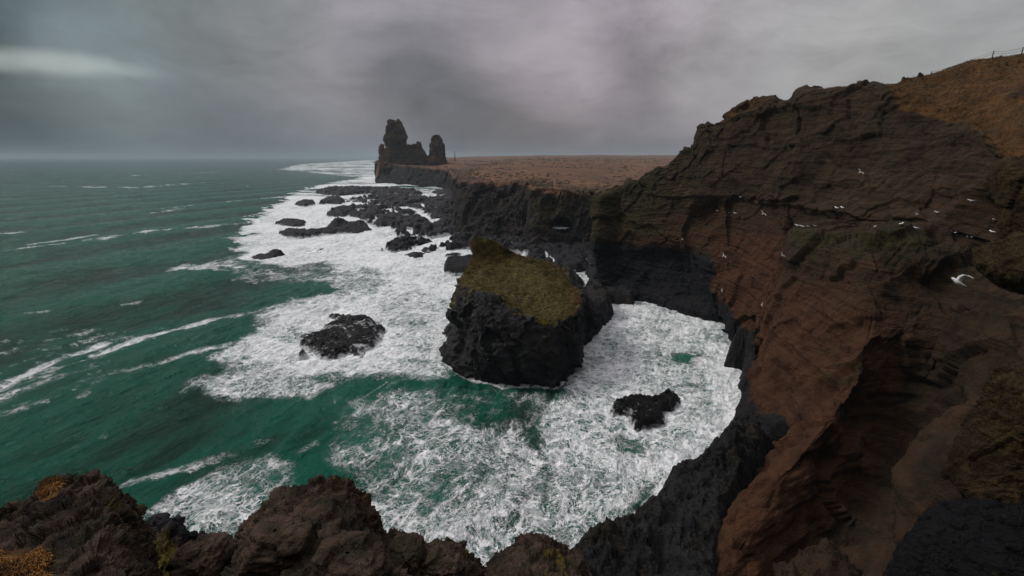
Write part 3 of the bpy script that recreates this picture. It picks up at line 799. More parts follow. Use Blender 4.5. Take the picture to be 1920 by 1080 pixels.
flat_rock('lava_shelf', [(1430, 1072), (1475, 1050), (1540, 1035), (1640, 1060), (1760, 1150), (1700, 1400), (1500, 1400)],
          'dark rubble on the shore inside the shaded recess of the red cliff', 'rock shelf', 2.3, 0.9, 0.2, 1.2, group=G2, mat=M_blackshelf_brown, seed=29, wob=0.8, nsc=0.9, foam=False)

# ------------------------------------------------------------------ the mossy sea stack
def ring_pts(lst): return [W(*p) for p in lst]


ST = [   # each ring: left, front-left, front, front-right, right, right-back, back, back-left
    [(812, 674, 88), (846, 706, 82), (880, 724, 78), (940, 736, 76), (1030, 732, 77), (1078, 702, 82), (1092, 655, 90), (1128, 606, 102), (1100, 575, 112), (1000, 560, 118), (900, 575, 112), (850, 615, 100)],
    [(822, 664, 86), (846, 692, 80), (884, 708, 76.5), (942, 722, 74.5), (1030, 716, 75), (1074, 688, 79), (1088, 640, 87), (1120, 592, 98), (1092, 562, 108), (1000, 545, 114), (905, 556, 108), (858, 600, 96)],
    [(862, 625, 83), (872, 655, 78), (895, 672, 75), (942, 680, 73.5), (1028, 672, 74), (1072, 650, 78), (1086, 615, 86), (1108, 578, 97), (1085, 545, 106), (1000, 525, 111), (915, 530, 106), (875, 575, 95)],
    [(864, 605, 82), (874, 620, 78), (900, 630, 75.5), (945, 634, 74), (1026, 630, 74.5), (1072, 612, 78), (1088, 585, 86), (1098, 562, 95), (1075, 528, 103), (1000, 508, 108), (915, 512, 104), (872, 560, 94)],
    [(848, 588, 82), (858, 590, 79), (895, 592, 76.5), (945, 600, 75), (1024, 612, 75), (1074, 596, 78.5), (1090, 572, 85), (1092, 552, 93), (1066, 515, 101), (1000, 495, 105), (910, 498, 102), (858, 545, 92)],
    [(853, 550, 84), (868, 545, 81.5), (902, 552, 79), (946, 566, 77.5), (1020, 604, 76.3), (1073, 592, 79), (1084, 566, 85), (1076, 542, 91), (1050, 512, 98), (1000, 492, 101), (915, 488, 99), (866, 522, 91)],
    [(872, 512, 89), (884, 524, 86), (916, 542, 83), (952, 558, 80.5), (1012, 594, 78.3), (1064, 582, 80.5), (1076, 556, 85.5), (1062, 530, 90), (1034, 499, 95), (992, 485, 97), (935, 472, 97.5), (884, 494, 93)],
    [(886, 485, 94), (892, 495, 92.5), (914, 512, 90), (940, 526, 88), (985, 548, 85), (1020, 545, 85.5), (1030, 530, 88), (1022, 508, 91), (1000, 491, 94), (972, 478, 96), (934, 462, 97.5), (896, 474, 96)],
    [(884, 462, 96), (891, 474, 95.5), (905, 484, 95), (918, 490, 94.5), (934, 494, 94), (948, 492, 94.5), (956, 484, 95.5), (950, 476, 96.5), (942, 469, 97.5), (930, 460, 98), (916, 460, 98), (898, 458, 97)],
    [(885, 453, 97), (888, 457, 97), (896, 464, 96.6), (904, 470, 96.2), (914, 474, 96), (924, 473, 96.1), (933, 468, 96.4), (934, 461, 97), (924, 453, 97.6), (910, 451, 98), (898, 447, 98), (888, 448, 97.6)],
    [(906, 455, 97)] * 12,
]
ctrS = np.array([ring_pts(r) for r in ST])
wS = np.zeros(ctrS.shape[:2] + (4,))
wS[6:, :, 2] = 1.0; wS[5, :, 2] = 0.55; wS[5, 0:4, 2] = 0.25; wS[4, 0, 2] = 0.35; wS[5, 0, 2] = 0.5
wS[7:10, 3:11, 3] = 0.42; wS[7, 0:4, 3] = 0.3; wS[3, 4, 2] = 0.42; wS[2, 4, 2] = 0.3
wS[6:8, 3:7, 3] = 0.2
wS[2:5, :, 2] = np.maximum(wS[2:5, :, 2], 0.12); wS[5, :, 2] = np.maximum(wS[5, :, 2], 0.4); wS[3:6, 11, 2] = 0.45; wS[4:6, 0, 2] = 0.5; wS[3, 0, 2] = 0.35; wS[4, 10, 2] = 0.5


def stack_d(P, N, Mk):
    moss = sstep(Mk[:, 2], 0.4, 0.8)
    jit = fbm(P, 4.0, 5, 0.65, seed=31) * 0.75
    Mk[:, 2] = np.where(Mk[:, 2] > 0.03, Mk[:, 2] + jit, Mk[:, 2])
    moss = sstep(Mk[:, 2], 0.35, 0.75)
    r = fbm(P * [1, 1, .8], 9, 5, 0.55, seed=12) * 1.2
    Q = np.stack([(P[:, 0] + P[:, 2] * 0.6) * 1.0, P[:, 1] * 0.7, (P[:, 2] - P[:, 0] * 0.6) * 0.22], 1)
    Q = Q + fbm(P, 7, 3, seed=2)[:, None] * 2.6
    f1, f2, idv = cells(Q, 1.1, 4)
    f3, f4, id2 = cells(Q + 5, 3.2, 7)
    rk = (idv - .5) * 0.5 + (id2 - 0.5) * 1.5 + fbm(P, 2.4, 5, 0.62, ridged=True, seed=6) * 0.55 + fbm(P, .7, 3, 0.6, seed=5) * 0.15
    ms = fbm(P, 3.0, 4, 0.6, seed=8) * 0.7 + fbm(P, 0.8, 4, 0.65, seed=18) * 0.35
    return r * (1 - 0.5 * moss) + rk * (1 - moss) + ms * moss


P, Fc, Mk = loft(ctrS, 420, 520, True, stack_d, CAM, wS)
stk = mesh_obj('sea_stack', P, Fc, M_stack, attrs={'wt': np.clip(Mk, 0, 1)})
tag(stk, 'great black basalt sea stack with a mossy slanted top, standing in the surf', 'sea stack')
ROCKS.append(ctrS[1][:, :2])

# ------------------------------------------------------------------ near ground under the camera
angs = [-150, -110, -85, -60, -40, -22, -5, 12, 28, 42, 54, 64, 76, 95]
prof = [(0.3, 34.3), (1.2, 34.1), (2.3, 33.2), (3.2, 31.6), (4.6, 29.2), (6.5, 24), (8.5, 16), (11, 6), (14, -3)]
ng = []
for r_, z_ in prof:
    row = []
    for a in angs:
        k = 1.0 + (0.9 if abs(a) > 80 else 0.0)
        rr = r_ * k * (1 + 0.1 * math.sin(a * 0.21)); zz = z_
        if a >= 70: rr = r_ * (1.5 + (a - 70) / 10.0)
        if a < -100: rr = r_ * 12; zz = 34.3 + min(r_, 6) * 0.4
        if a > 90: rr = r_ * 8; zz = 34.3 + min(r_, 3) * 0.5
        row.append((rr * math.sin(R(a)), rr * math.cos(R(a)), zz))
    ng.append(row)
ng = np.array(ng)
wN = np.zeros(ng.shape[:2] + (4,)); wN[0:3, :, 3] = 0.7


def near_d(P, N, Mk):
    return fbm(P, 1.6, 5, 0.6, seed=3) * 0.3


P, Fc, Mk = loft(ng, 160, 260, False, near_d, np.array([0, 20, 60]), wN)
tag(mesh_obj('near_ground', P, Fc, M_near, attrs={'wt': np.clip(Mk, 0, 1)}), kind='structure')


# ------------------------------------------------------------------ crags at our feet
def crag(name, sil, dr, df, bottom, label, cat, group=None, nrow=150, ncol=200, amp=0.25, seed=1, wfun=None, back=2.5, mat=M_near, curve=0.35, cell=0.7):
    n = len(sil)
    top = [np.array(W(px, py, dr)) for px, py in sil]
    rows_ = []
    top_ = np.array(top); aw = top_ - CAM; aw[:, 2] = 0; aw /= np.linalg.norm(aw, axis=1)[:, None]
    rows_.append([p + aw[k_] * back * 1.0 + [0, 0, -10.0] for k_, p in enumerate(top)])
    rows_.append([p + aw[k_] * back * 0.8 + [0, 0, -4.6] for k_, p in enumerate(top)])
    rows_.append([p + aw[k_] * back * 0.55 + [0, 0, -2.6] for k_, p in enumerate(top)])
    rows_.append([p + aw[k_] * back * 0.25 + [0, 0, -1.0] for k_, p in enumerate(top)])
    rows_.append(top)
    for f in (0.08, 0.25, 0.5, 0.75, 1.0):
        rr = []
        for px, py in sil:
            yy = py + (max(bottom, py + 60) - py) * f
            bulge = math.sin(f * math.pi) * curve
            rr.append(np.array(W(px + (px - 960) * 0.02 * f, yy, dr + (df - dr) * f ** 0.8 - bulge * (dr - df) * 0.4)))
        rows_.append(rr)
    rows_.append([p + [0, -0.3, -2.5] for p in rows_[-1]])
    ctr = np.array(rows_)
    wM_ = np.zeros(ctr.shape[:2] + (4,))
    if wfun:
        for i in range(ctr.shape[0]):
            for j in range(n): wM_[i, j] = wfun(i, sil[j][0], j / (n - 1))

    def dsp(P, N, Mk):
        g = sstep(Mk[:, 3], .35, .7)
        f1, f2, idv = cells(P + fbm(P, cell, 2, seed=seed)[:, None] * 0.5 * cell, cell, seed)
        f3, f4, id2 = cells(P + 3, cell * 0.4, seed + 1)
        d = fbm(P, cell * 2.2, 5, 0.6, seed=seed) * amp * 1.1 - amp * 0.15
        rk = (idv - .5) * amp * 1.1 - (1 - sstep(f2 - f1, 0, .10)) * amp * 0.25 + (id2 - .5) * amp * 0.8 + fbm(P, cell * 0.5, 6, 0.70, ridged=True, seed=seed + 4) * amp * 0.6
        return d + rk * (1 - 0.9 * g)
    P, Fc, Mk = loft(ctr, nrow, ncol, False, dsp, CAM, wM_)
    o = mesh_obj(name, P, Fc, mat, attrs={'wt': np.clip(Mk, 0, 1)})
    crags.append(o)
    return tag(o, label, cat, group)


crags = []


def wA(i, px, u):
    g = 0.0
    if i >= 7 and px < 95: g = 0.85
    if i >= 8 and px < 150: g = 0.6
    if 3 <= i <= 5 and 70 < px < 140: g = 0.65
    m = 0.35 if (i <= 6 and px > 185) else (0.18 if px > 200 else 0.05)
    return (0.0, 0.35 if g == 0 else 0, m, g)


crag('rock_crag', [(-140, 1000), (-60, 975), (0, 962), (60, 935), (85, 912), (105, 900), (140, 893), (180, 890), (212, 903), (238, 942), (262, 990), (275, 1040), (288, 1110), (300, 1180)],
     6.6, 4.0, 1190, 'broad dark crag at bottom left with dry orange grass on it', 'crag', 'crags at the cliff edge', seed=31, wfun=wA, ncol=300, nrow=260, amp=0.13, cell=0.45)


def wB(i, px, u): return (0.0, 0.7 if i < 6 else 0.2, 0.15 if i < 6 else 0.62, 0.0)


crag('rock_crag', [(240, 1040), (262, 1000), (275, 984), (300, 966), (322, 968), (340, 984), (352, 1004), (372, 1006), (388, 1012), (400, 1040), (408, 1090), (412, 1140)],
     9.0, 7.5, 1180, 'small dark green pinnacle between the two larger bottom crags', 'crag', 'crags at the cliff edge', seed=32, wfun=wB, amp=0.16, cell=0.5)


def wC(i, px, u):
    y = 0.36 if (3 <= i <= 5 and 590 < px < 700) else 0.0
    return (0.22 if i > 6 else 0.0, 0.15, y, 0.0)


crag('rock_crag', [(360, 1150), (392, 1085), (412, 1050), (440, 1010), (462, 975), (478, 955), (505, 932), (532, 920), (560, 917), (580, 909), (600, 899), (640, 896), (664, 903), (684, 925), (694, 952), (710, 975), (714, 1000), (735, 1003), (752, 999), (766, 1010), (786, 1024), (800, 1044), (812, 1080), (830, 1130)],
     7.8, 4.6, 1190, 'large rounded brown crag at bottom centre-left with yellow lichen on its crest', 'crag', 'crags at the cliff edge', seed=33, wfun=wC, ncol=380, nrow=260, amp=0.13, cell=0.45)


def wD(i, px, u): return (0.1, 0.3, 0.38 if i < 6 else 0.05, 0.0)


crag('rock_crag', [(770, 1090), (784, 1042), (800, 1022), (818, 1016), (836, 1020), (852, 1030), (872, 1028), (884, 1040), (900, 1058), (915, 1090), (930, 1140)],
     8.2, 5.2, 1180, 'low mossy rock lump right of the large brown crag', 'crag', 'crags at the cliff edge', seed=34, wfun=wD, ncol=200, nrow=150, amp=0.13, cell=0.4)


def wE(i, px, u):
    m = 0.45 if (i >= 5 and 1010 < px < 1085) else 0.05
    return (0.12, 0.15, m, 0.0)


crag('rock_crag', [(880, 1110), (905, 1068), (930, 1042), (955, 1020), (980, 1005), (1005, 1001), (1024, 1010), (1045, 1024), (1066, 1032), (1086, 1046), (1098, 1080), (1110, 1140)],
     8.6, 5.4, 1180, 'brown crag with orange lichen at bottom centre, beside the black shore', 'crag', 'crags at the cliff edge', seed=35, wfun=wE, ncol=220, nrow=150, amp=0.13, cell=0.4)

# dry grass growing on the left crag
def grass_tufts(name, obj, n, thr, hgt, seed, area=None, chan=3, w=0.004, jit=0.02, mat=None):
    rg = np.random.RandomState(seed)
    me = obj.data; nv = len(me.vertices)
    co = np.empty(nv * 3, np.float32); me.vertices.foreach_get('co', co); co = co.reshape(-1, 3)
    a = np.empty(nv * 4, np.float32); me.attributes['wt'].data.foreach_get('color', a); a = a.reshape(-1, 4)[:, chan]
    a = a + fbm(co, 0.5, 4, 0.6, seed=seed) * 0.8
    if area is not None: a = a * area(co)
    idx = np.where(a > thr)[0]
    if len(idx) == 0: return None
    pk = rg.choice(idx, n)
    b0 = co[pk] + rg.normal(0, jit, (n, 3)) * [1, 1, 0.3]
    L = hgt * rg.uniform(0.5, 1.3, n)[:, None]
    lean = np.stack([rg.normal(0.5, 0.35, n), rg.normal(-0.3, 0.35, n), rg.uniform(0.25, 1.0, n)], 1) + fbm(b0, 0.4, 2, seed=seed)[:, None] * [1.2, 0.4, 0]
    lean /= np.linalg.norm(lean, axis=1)[:, None]
    side = np.cross(lean, rg.normal(0, 1, (n, 3))); side /= np.linalg.norm(side, axis=1)[:, None]
    mid = b0 + lean * L * 0.55; tip = b0 + lean * L + np.array([0.25, -0.1, -0.30]) * L
    V = np.stack([b0 - side * w, b0 + side * w, mid + side * w * 0.8, mid - side * w * 0.8, tip + side * w * .2, tip - side * w * .2], 1).reshape(-1, 3)
    i0 = np.arange(n)[:, None] * 6
    Fc = np.concatenate([i0 + [0, 1, 2, 3], i0 + [3, 2, 4, 5]])
    return tag(mesh_obj(name, V, Fc, mat or M_blade, smooth=False), kind='stuff')


M_blade, q, b = new_mat('dry grass blade')
n_ = q.noise(q.new('ShaderNodeNewGeometry').outputs['Position'], 3.0, 4).outputs[0]
q.put(b.inputs['Base Color'], q.mix(q.step(n_, 0.4, 0.62), (0.085, 0.040, 0.012), (0.26, 0.125, 0.036))); b.inputs['Roughness'].default_value = 0.8
b.inputs['Specular IOR Level'].default_value = 0.15
grass_tufts('dry_grass', crags[0], 46000, 0.66, 0.09, 5)
M_turf, q, b = new_mat('moss and turf blade')
n_ = q.noise(q.new('ShaderNodeNewGeometry').outputs['Position'], 0.5, 7, 0.7).outputs[0]
q.put(b.inputs['Base Color'], q.mix(q.step(q.noise(q.new('ShaderNodeNewGeometry').outputs['Position'], 0.13, 5, 0.6).outputs[0], 0.46, 0.60, 0, 0.8), q.mix(q.step(n_, 0.42, 0.60), (0.040, 0.040, 0.008), (0.150, 0.120, 0.024)), (0.150, 0.080, 0.034))); b.inputs['Roughness'].default_value = 0.9
b.inputs['Specular IOR Level'].default_value = 0.1
M_hillg, q, b = new_mat('muted hill grass blade')
n_ = q.noise(q.new('ShaderNodeNewGeometry').outputs['Position'], 0.25, 6, 0.65).outputs[0]
q.put(b.inputs['Base Color'], q.mix(q.step(n_, 0.42, 0.60), (0.060, 0.040, 0.018), (0.150, 0.080, 0.030))); b.inputs['Roughness'].default_value = 0.9
b.inputs['Specular IOR Level'].default_value = 0.1
grass_tufts('moss_turf', stk, 30000, 0.60, 0.42, 8, chan=2, w=0.035, jit=0.12, mat=M_turf)
grass_tufts('hill_grass', cliff, 45000, 0.74, 0.34, 9, area=lambda c: ((c[:, 1] < 112) & (c[:, 0] < 110)) * 1.0, w=0.03, jit=0.15, mat=M_hillg)
# low clumps of heath scattered over the plain
rg = np.random.RandomState(4)
me = plain.data; co = np.empty(len(me.vertices) * 3, np.float32); me.vertices.foreach_get('co', co); co = co.reshape(-1, 3)
dd_ = np.hypot(co[:, 0], co[:, 1]); aa = np.empty(len(me.vertices) * 4, np.float32); me.attributes['wt'].data.foreach_get('color', aa)
cl_ = fbm(co * [1, .6, 1], 60, 4, 0.6, seed=77)
ok_ = np.where((dd_ > 205) & (dd_ < 1400) & (aa.reshape(-1, 4)[:, 3] > 0.8) & (cl_ > -0.05) & (co[:, 0] / co[:, 1] < 0.4))[0]
pk = rg.choice(ok_, 5000)
ic = []
for i_ in range(5000):
    c_ = co[pk[i_]] + np.array([rg.normal(0, 2), rg.normal(0, 6), 0]); r0 = rg.uniform(0.35, 1.5) * (1 + dd_[pk[i_]] / 900)
    k_ = rg.uniform(0.6, 1.3, 7)
    for j_ in range(6):
        a_ = j_ * math.pi / 3; ic.append(c_ + [math.cos(a_) * r0 * k_[j_], math.sin(a_) * r0 * k_[j_], -0.5])
    for j_ in range(6):
        a_ = j_ * math.pi / 3 + .3; ic.append(c_ + [math.cos(a_) * r0 * 0.6 * k_[j_], math.sin(a_) * r0 * 0.6 * k_[j_], 0.28 * r0])
    ic.append(c_ + [0, 0, 0.42 * r0 * k_[6]])
b0 = np.arange(5000)[:, None] * 13
fq = np.concatenate([b0 + [j_, (j_ + 1) % 6, 6 + (j_ + 1) % 6, 6 + j_] for j_ in range(6)])
ft = [tuple(r_) for r_ in fq.tolist()] + [(int(bb) + 6 + j_, int(bb) + 6 + (j_ + 1) % 6, int(bb) + 12) for bb in b0[:, 0] for j_ in range(6)]
M_heath, q, b = new_mat('heath'); n_ = q.noise(q.new('ShaderNodeNewGeometry').outputs['Position'], 0.02, 4).outputs[0]
q.put(b.inputs['Base Color'], q.mix(q.step(n_, 0.4, 0.6), (0.050, 0.034, 0.016), (0.090, 0.050, 0.028))); b.inputs['Roughness'].default_value = 1.0
tag(mesh_obj('heath_clumps', np.array(ic), ft, M_heath), kind='stuff')
# side rocks at the right edge
G3 = 'rocks jutting in from the near cliff at right'
spire('side_rock', [(449, 1930, 2150), (462, 1898, 2150), (478, 1868, 2150), (492, 1852, 2150), (504, 1849, 2150), (518, 1862, 2150), (532, 1888, 2150), (546, 1920, 2150), (556, 1960, 2150)],
      22, 0.6, 'olive brown rock nose at right edge, halfway up beside the large flying gull', 'rock', G3, n=260, rows_=200, mat=M_nearright, seed=41, amp=0.5, rscale=2.5, wts=[(0, 0, .55, 0)])
spire('side_rock', [(302, 1912, 2200), (312, 1896, 2200), (330, 1882, 2200), (350, 1880, 2200), (380, 1882, 2200), (410, 1884, 2200), (436, 1892, 2200), (452, 1908, 2200), (462, 1940, 2200)],
      31, 0.5, 'dark layered buttress at right edge just below the orange grass slope', 'rock', G3, n=220, rows_=180, mat=M_nearright, seed=42, amp=0.6, rscale=3.5, wts=[(0, 0.2, .1, 0)])
spire('side_rock', [(724, 1905, 2200), (740, 1880, 2200), (765, 1866, 2200), (800, 1856, 2200), (830, 1842, 2200), (856, 1822, 2200), (885, 1808, 2200), (908, 1797, 2200), (924, 1806, 2200), (938, 1840, 2200), (950, 1880, 2200), (962, 1930, 2200)],
      13, 0.55, 'yellow lichened brown rock at the lower right edge', 'rock', G3, n=300, rows_=260, mat=M_nearright, seed=43, amp=0.4, rscale=1.6, wts=[(0, 0, .5, 0), (0, 0, .6, 0), (0, 0, .5, 0), (0, 0, .5, 0), (0, 0, .4, 0), (0.2, 0, .1, 0), (0.3, 0, 0, 0)])
spire('side_rock', [(972, 1935, 2300), (984, 1890, 2300), (1000, 1830, 2300), (1014, 1785, 2300), (1032, 1755, 2300), (1058, 1728, 2300), (1095, 1704, 2300), (1140, 1686, 2300), (1220, 1660, 2300), (1320, 1650, 2300)],
      11.5, 0.5, 'black rock filling the bottom right corner', 'rock', G3, n=300, rows_=220, mat=M_nearright, seed=44, amp=0.22, rscale=0.9, wts=[(0, 1, 0, 0)])


# loose boulders lying in front of the big crag
def boulder(px, py, d, rx, ry, rz, label, seed, mat=M_near, wcol=(0.2, 0, 0, 0)):
    n, m = 90, 60
    th = np.linspace(0, 2 * math.pi, n, endpoint=False); ph = np.linspace(0.02, math.pi - 0.02, m)
    T, Ph = np.meshgrid(th, ph)
    c = np.array(W(px, py, d))
    U = np.stack([np.cos(T) * np.sin(Ph), np.sin(T) * np.sin(Ph), np.cos(Ph)], -1).reshape(-1, 3)
    pw = np.sign(U) * np.abs(U) ** 0.75
    P = c + pw * [rx, ry, rz]
    f1, f2, idv = cells(U + seed, 0.75, seed)
    P = P + U * (((idv - .5) * 0.14 + fbm(U + seed, 0.8, 5, 0.6, seed=seed) * 0.16 + fbm(U + seed, .2, 3, seed=seed) * .035) * (rx + rz))[:, None]
    o = mesh_obj('boulder', P, gridfaces(m, n, True), mat, attrs={'wt': np.tile(np.array(wcol, float), (len(P), 1))})
    return tag(o, label, 'boulder', 'boulders below the brown crag')


boulder(522, 1035, 5.6, 0.42, 0.4, 0.30, 'pale brown boulder at the foot of the large rounded crag', 1)
boulder(655, 1065, 5.4, 0.45, 0.4, 0.26, 'pale brown boulder right of the first, at the bottom edge', 2, wcol=(0.05, 0, 0, 0))
boulder(385, 1060, 6.8, 0.35, 0.4, 0.36, 'small brown boulder left of the large rounded crag', 3)
boulder(760, 1042, 6.6, 0.26, 0.3, 0.20, 'small reddish boulder under the right shoulder of the large crag', 4, wcol=(0.3, 0, 0, 0))
boulder(835, 1062, 6.6, 0.30, 0.3, 0.24, 'grey brown boulder in front of the mossy lump', 5, wcol=(0.1, 0, 0, 0))

# ------------------------------------------------------------------ the sea
nth, nrr = 1000, 820
th = np.radians(np.linspace(-64, 52, nth))
rr = np.concatenate([np.geomspace(9, 900, 640), np.geomspace(910, 24000, nrr - 640)])
TH, RR = np.meshgrid(th, rr)
x = (RR * np.sin(TH)).ravel(); y = (RR * np.cos(TH)).ravel()
Q = np.stack([x, y, np.zeros_like(x)], 1)
dist = np.hypot(x, y)
fade = 1 - sstep(dist, 500, 2500)
# wind sea and swell running in from the left
wdir = np.array([0.93, -0.36])
al = x * wdir[0] + y * wdir[1]; ac = -x * wdir[1] + y * wdir[0]
wq = fbm(Q, 60, 3, seed=3) * 10
swell = np.sin((al + wq) / 26 * 2 * math.pi * 0.5) * 0.8
chop = fbm(np.stack([al / 5.0, ac / 14.0, al * 0], 1), 1.0, 5, 0.58, ridged=True, seed=7) * 0.85
chop2 = fbm(np.stack([al / 1.3, ac / 3.2, al * 0], 1), 1.0, 3, 0.6, seed=9) * 0.16
zs = (swell + chop) * fade + chop2 * (1 - sstep(dist, 120, 350))


def SP(l): return [S(px, py) for px, py in l]


foam = np.zeros_like(x)
wx = x + fbm(Q, 9, 4, seed=21) * 4.0 * np.clip(dist / 90, .5, 4); wy = y + fbm(Q, 9, 4, seed=22) * 5.0 * np.clip(dist / 90, .5, 5)


def zone(poly, val, soft):
    global foam
    s = polysdf(wx, wy, SP(poly))
    foam = np.maximum(foam, val * sstep(s, -soft, soft))


def hole(poly, val, soft):
    global foam
    s = sstep(polysdf(wx, wy, SP(poly)), -soft, soft)
    foam = foam * (1 - s) + np.minimum(foam, val) * s


zone([(455, 440), (480, 408), (515, 385), (560, 358), (610, 345), (660, 336), (700, 330), (760, 332), (860, 345), (900, 440), (960, 480), (900, 560), (860, 640), (835, 720), (700, 705), (560, 700), (470, 690), (415, 665), (480, 605), (560, 568), (650, 548), (560, 520), (450, 500), (440, 490)], 0.84, 4)
zone([(1060, 640), (1130, 545), (1250, 560), (1360, 590), (1400, 650), (1420, 740), (1380, 860), (1260, 910), (1120, 1010), (1040, 1040), (1010, 900), (1010, 770), (1080, 720)], 0.60, 2.5)
zone([(640, 1090), (690, 900), (740, 820), (840, 780), (1000, 800), (1040, 880), (1100, 1040), (900, 1150)], 0.47, 3)
zone([(600, 880), (640, 760), (760, 740), (900, 735), (1040, 735), (1030, 800), (760, 880), (700, 950)], 0.40, 3)
zone([(230, 1010), (330, 930), (470, 860), (560, 890), (560, 950), (440, 1040), (420, 1100), (250, 1100)], 0.43, 1.8)
zone([(380, 720), (440, 670), (560, 690), (640, 720), (600, 750), (430, 745)], 0.56, 2)
zone([(1290, 640), (1400, 640), (1420, 740), (1380, 860), (1260, 910), (1230, 860), (1330, 780)], 0.80, 3)
zone([(1110, 560), (1240, 560), (1330, 590), (1370, 620), (1290, 640), (1140, 600)], 0.80, 2)
zone([(850, 300), (760, 296), (560, 308), (520, 318), (640, 330), (760, 340), (860, 345)], 0.55, 25)
zone([(330, 505), (440, 480), (600, 500), (560, 530), (430, 520)], 0.55, 3)
hole([(560, 545), (590, 520), (680, 505), (740, 520), (720, 545), (640, 560)], 0.45, 3.0)
hole([(420, 470), (520, 500), (620, 492), (640, 510), (560, 545), (470, 560), (400, 540)], 0.30, 3.0)
hole([(700, 560), (760, 545), (840, 560), (850, 600), (780, 620), (720, 600)], 0.62, 3.0)
hole([(500, 640), (540, 610), (590, 600), (560, 650)], 0.55, 2.0)
hole([(720, 660), (800, 650), (830, 690), (760, 700)], 0.55, 2.0)
hole([(820, 742), (880, 730), (980, 745), (1000, 790), (900, 815), (820, 790)], 0.24, 1.5)
hole([(1175, 625), (1210, 605), (1270, 612), (1260, 640), (1200, 650)], 0.50, 1.2)
hole([(1255, 672), (1290, 660), (1320, 672), (1300, 690), (1262, 688)], 0.35, 0.8)
hole([(1120, 830), (1150, 815), (1235, 845), (1220, 865), (1140, 850)], 0.32, 0.8)
hole([(1060, 690), (1110, 680), (1130, 720), (1080, 740)], 0.55, 1.0)
smod = np.clip(0.74 + 1.3 * fbm(Q, 11, 5, 0.62, seed=51), 0.15, 1.1)
for pts, val, wdt in (
        ([(-30, 745), (60, 700), (130, 672), (190, 646)], 0.80, 1.6), ([(-30, 770), (60, 735), (160, 700)], 0.55, 1.6),
        ([(188, 672), (245, 648), (270, 635), (350, 618), (450, 600), (560, 572)], 0.80, 1.7), ([(150, 755), (200, 716), (320, 680), (420, 650)], 0.62, 1.2),
        ([(-20, 800), (60, 770), (120, 748)], 0.55, 1.3), ([(100, 745), (200, 705)], 0.50, 1.4), ([(-20, 655), (200, 640), (300, 620)], .35, 3),
        ([(-20, 478), (60, 468), (170, 455), (280, 436), (380, 428), (480, 416)], 0.62, 3.0), ([(60, 458), (120, 452), (180, 440)], 0.78, 3.0),
        ([(-20, 443), (40, 440)], 0.6, 2.5), ([(280, 400), (340, 393)], 0.55, 3), ([(60, 350), (260, 352), (420, 340), (520, 335)], 0.5, 10),
        ([(430, 380), (520, 372), (560, 365)], 0.62, 6), ([(200, 332), (420, 322), (600, 318)], 0.42, 14), ([(340, 495), (400, 500), (460, 505)], .7, 1.8),
        ([(250, 900), (330, 885), (400, 870), (430, 862)], 0.60, 1.0), ([(440, 850), (520, 830)], 0.4, 1.2), ([(560, 860), (640, 820)], 0.42, 1.0),
        ([(0, 600), (90, 590)], 0.3, 2), ([(225, 572), (260, 566)], 0.55, 1.0), ([(350, 730), (440, 690), (520, 655)], 0.55, 2.0)):
    dl = linedist(wx * 0.35 + x * 0.65, wy * 0.35 + y * 0.65, SP(pts))
    foam = np.maximum(foam, val * 0.86 * smod * (1 - sstep(dl, 0.05 * wdt, 2.0 * wdt)))
for poly in ROCKS:
    c0 = poly.mean(0); rad = np.abs(poly - c0).max() + 8
    m = (np.abs(x - c0[0]) < rad) & (np.abs(y - c0[1]) < rad)
    if not m.any(): continue
    s = polysdf(x[m], y[m], poly)
    k = np.clip(np.hypot(c0[0], c0[1]) / 100, 0.7, 3)
    foam[m] = np.maximum(foam[m], 0.85 * sstep(s, -2.6 * k, -0.2 * k))
# far white caps
caps = sstep(fbm(np.stack([al / 16, ac / 60, al * 0], 1), 1.0, 4, 0.6, seed=31), 0.42, 0.60)
bd = np.clip(dist / 110, 0.6, 5)
foam = foam * (1 + 0.60 * fbm(np.stack([al / 26, ac / 12, al * 0], 1), 1.0, 5, 0.62, seed=61))
b1 = fbm(np.stack([ac / 7, al / 30, al * 0], 1), 1.0, 5, 0.62, ridged=True, seed=63) * (1 - sstep(dist, 140, 260))
b2 = fbm(np.stack([ac / 26, al / 110, al * 0], 1), 1.0, 6, 0.65, ridged=True, seed=64) * sstep(dist, 120, 240)
foam = foam * (1 + 0.30 * b1 + 0.42 * b2)
farst = fbm(np.stack([x / 260, y / 34, al * 0], 1), 1.0, 5, 0.6, ridged=True, seed=66)
foam = foam * (1 - sstep(dist, 380, 520) * (1 - np.clip(0.35 + 1.5 * (farst - 0.25), 0.1, 1.2)))
nearst = fbm(np.stack([al / 3.0, ac / 16, al * 0], 1) + fbm(Q, 12, 3, seed=70)[:, None] * 1.3, 1.0, 4, 0.6, ridged=True, seed=67)
nearst = sstep(nearst, 0.42, 0.75) * sstep(fbm(Q, 30, 3, seed=69), -0.1, 0.35)
foam = np.maximum(foam, nearst * 0.40 * (1 - sstep(dist, 120, 200)))
foam = np.clip(foam, 0, 1.05)
foam = np.maximum(foam, caps * 0.55 * sstep(dist, 90, 200) * (1 - sstep(dist, 900, 2000)))
zs = zs * (1 - 0.35 * foam) + sstep(foam, 0.6, 0.95) * fbm(Q, 3.2, 4, 0.6, seed=41) * 0.45 * fade
V = np.stack([x, y, zs], 1)

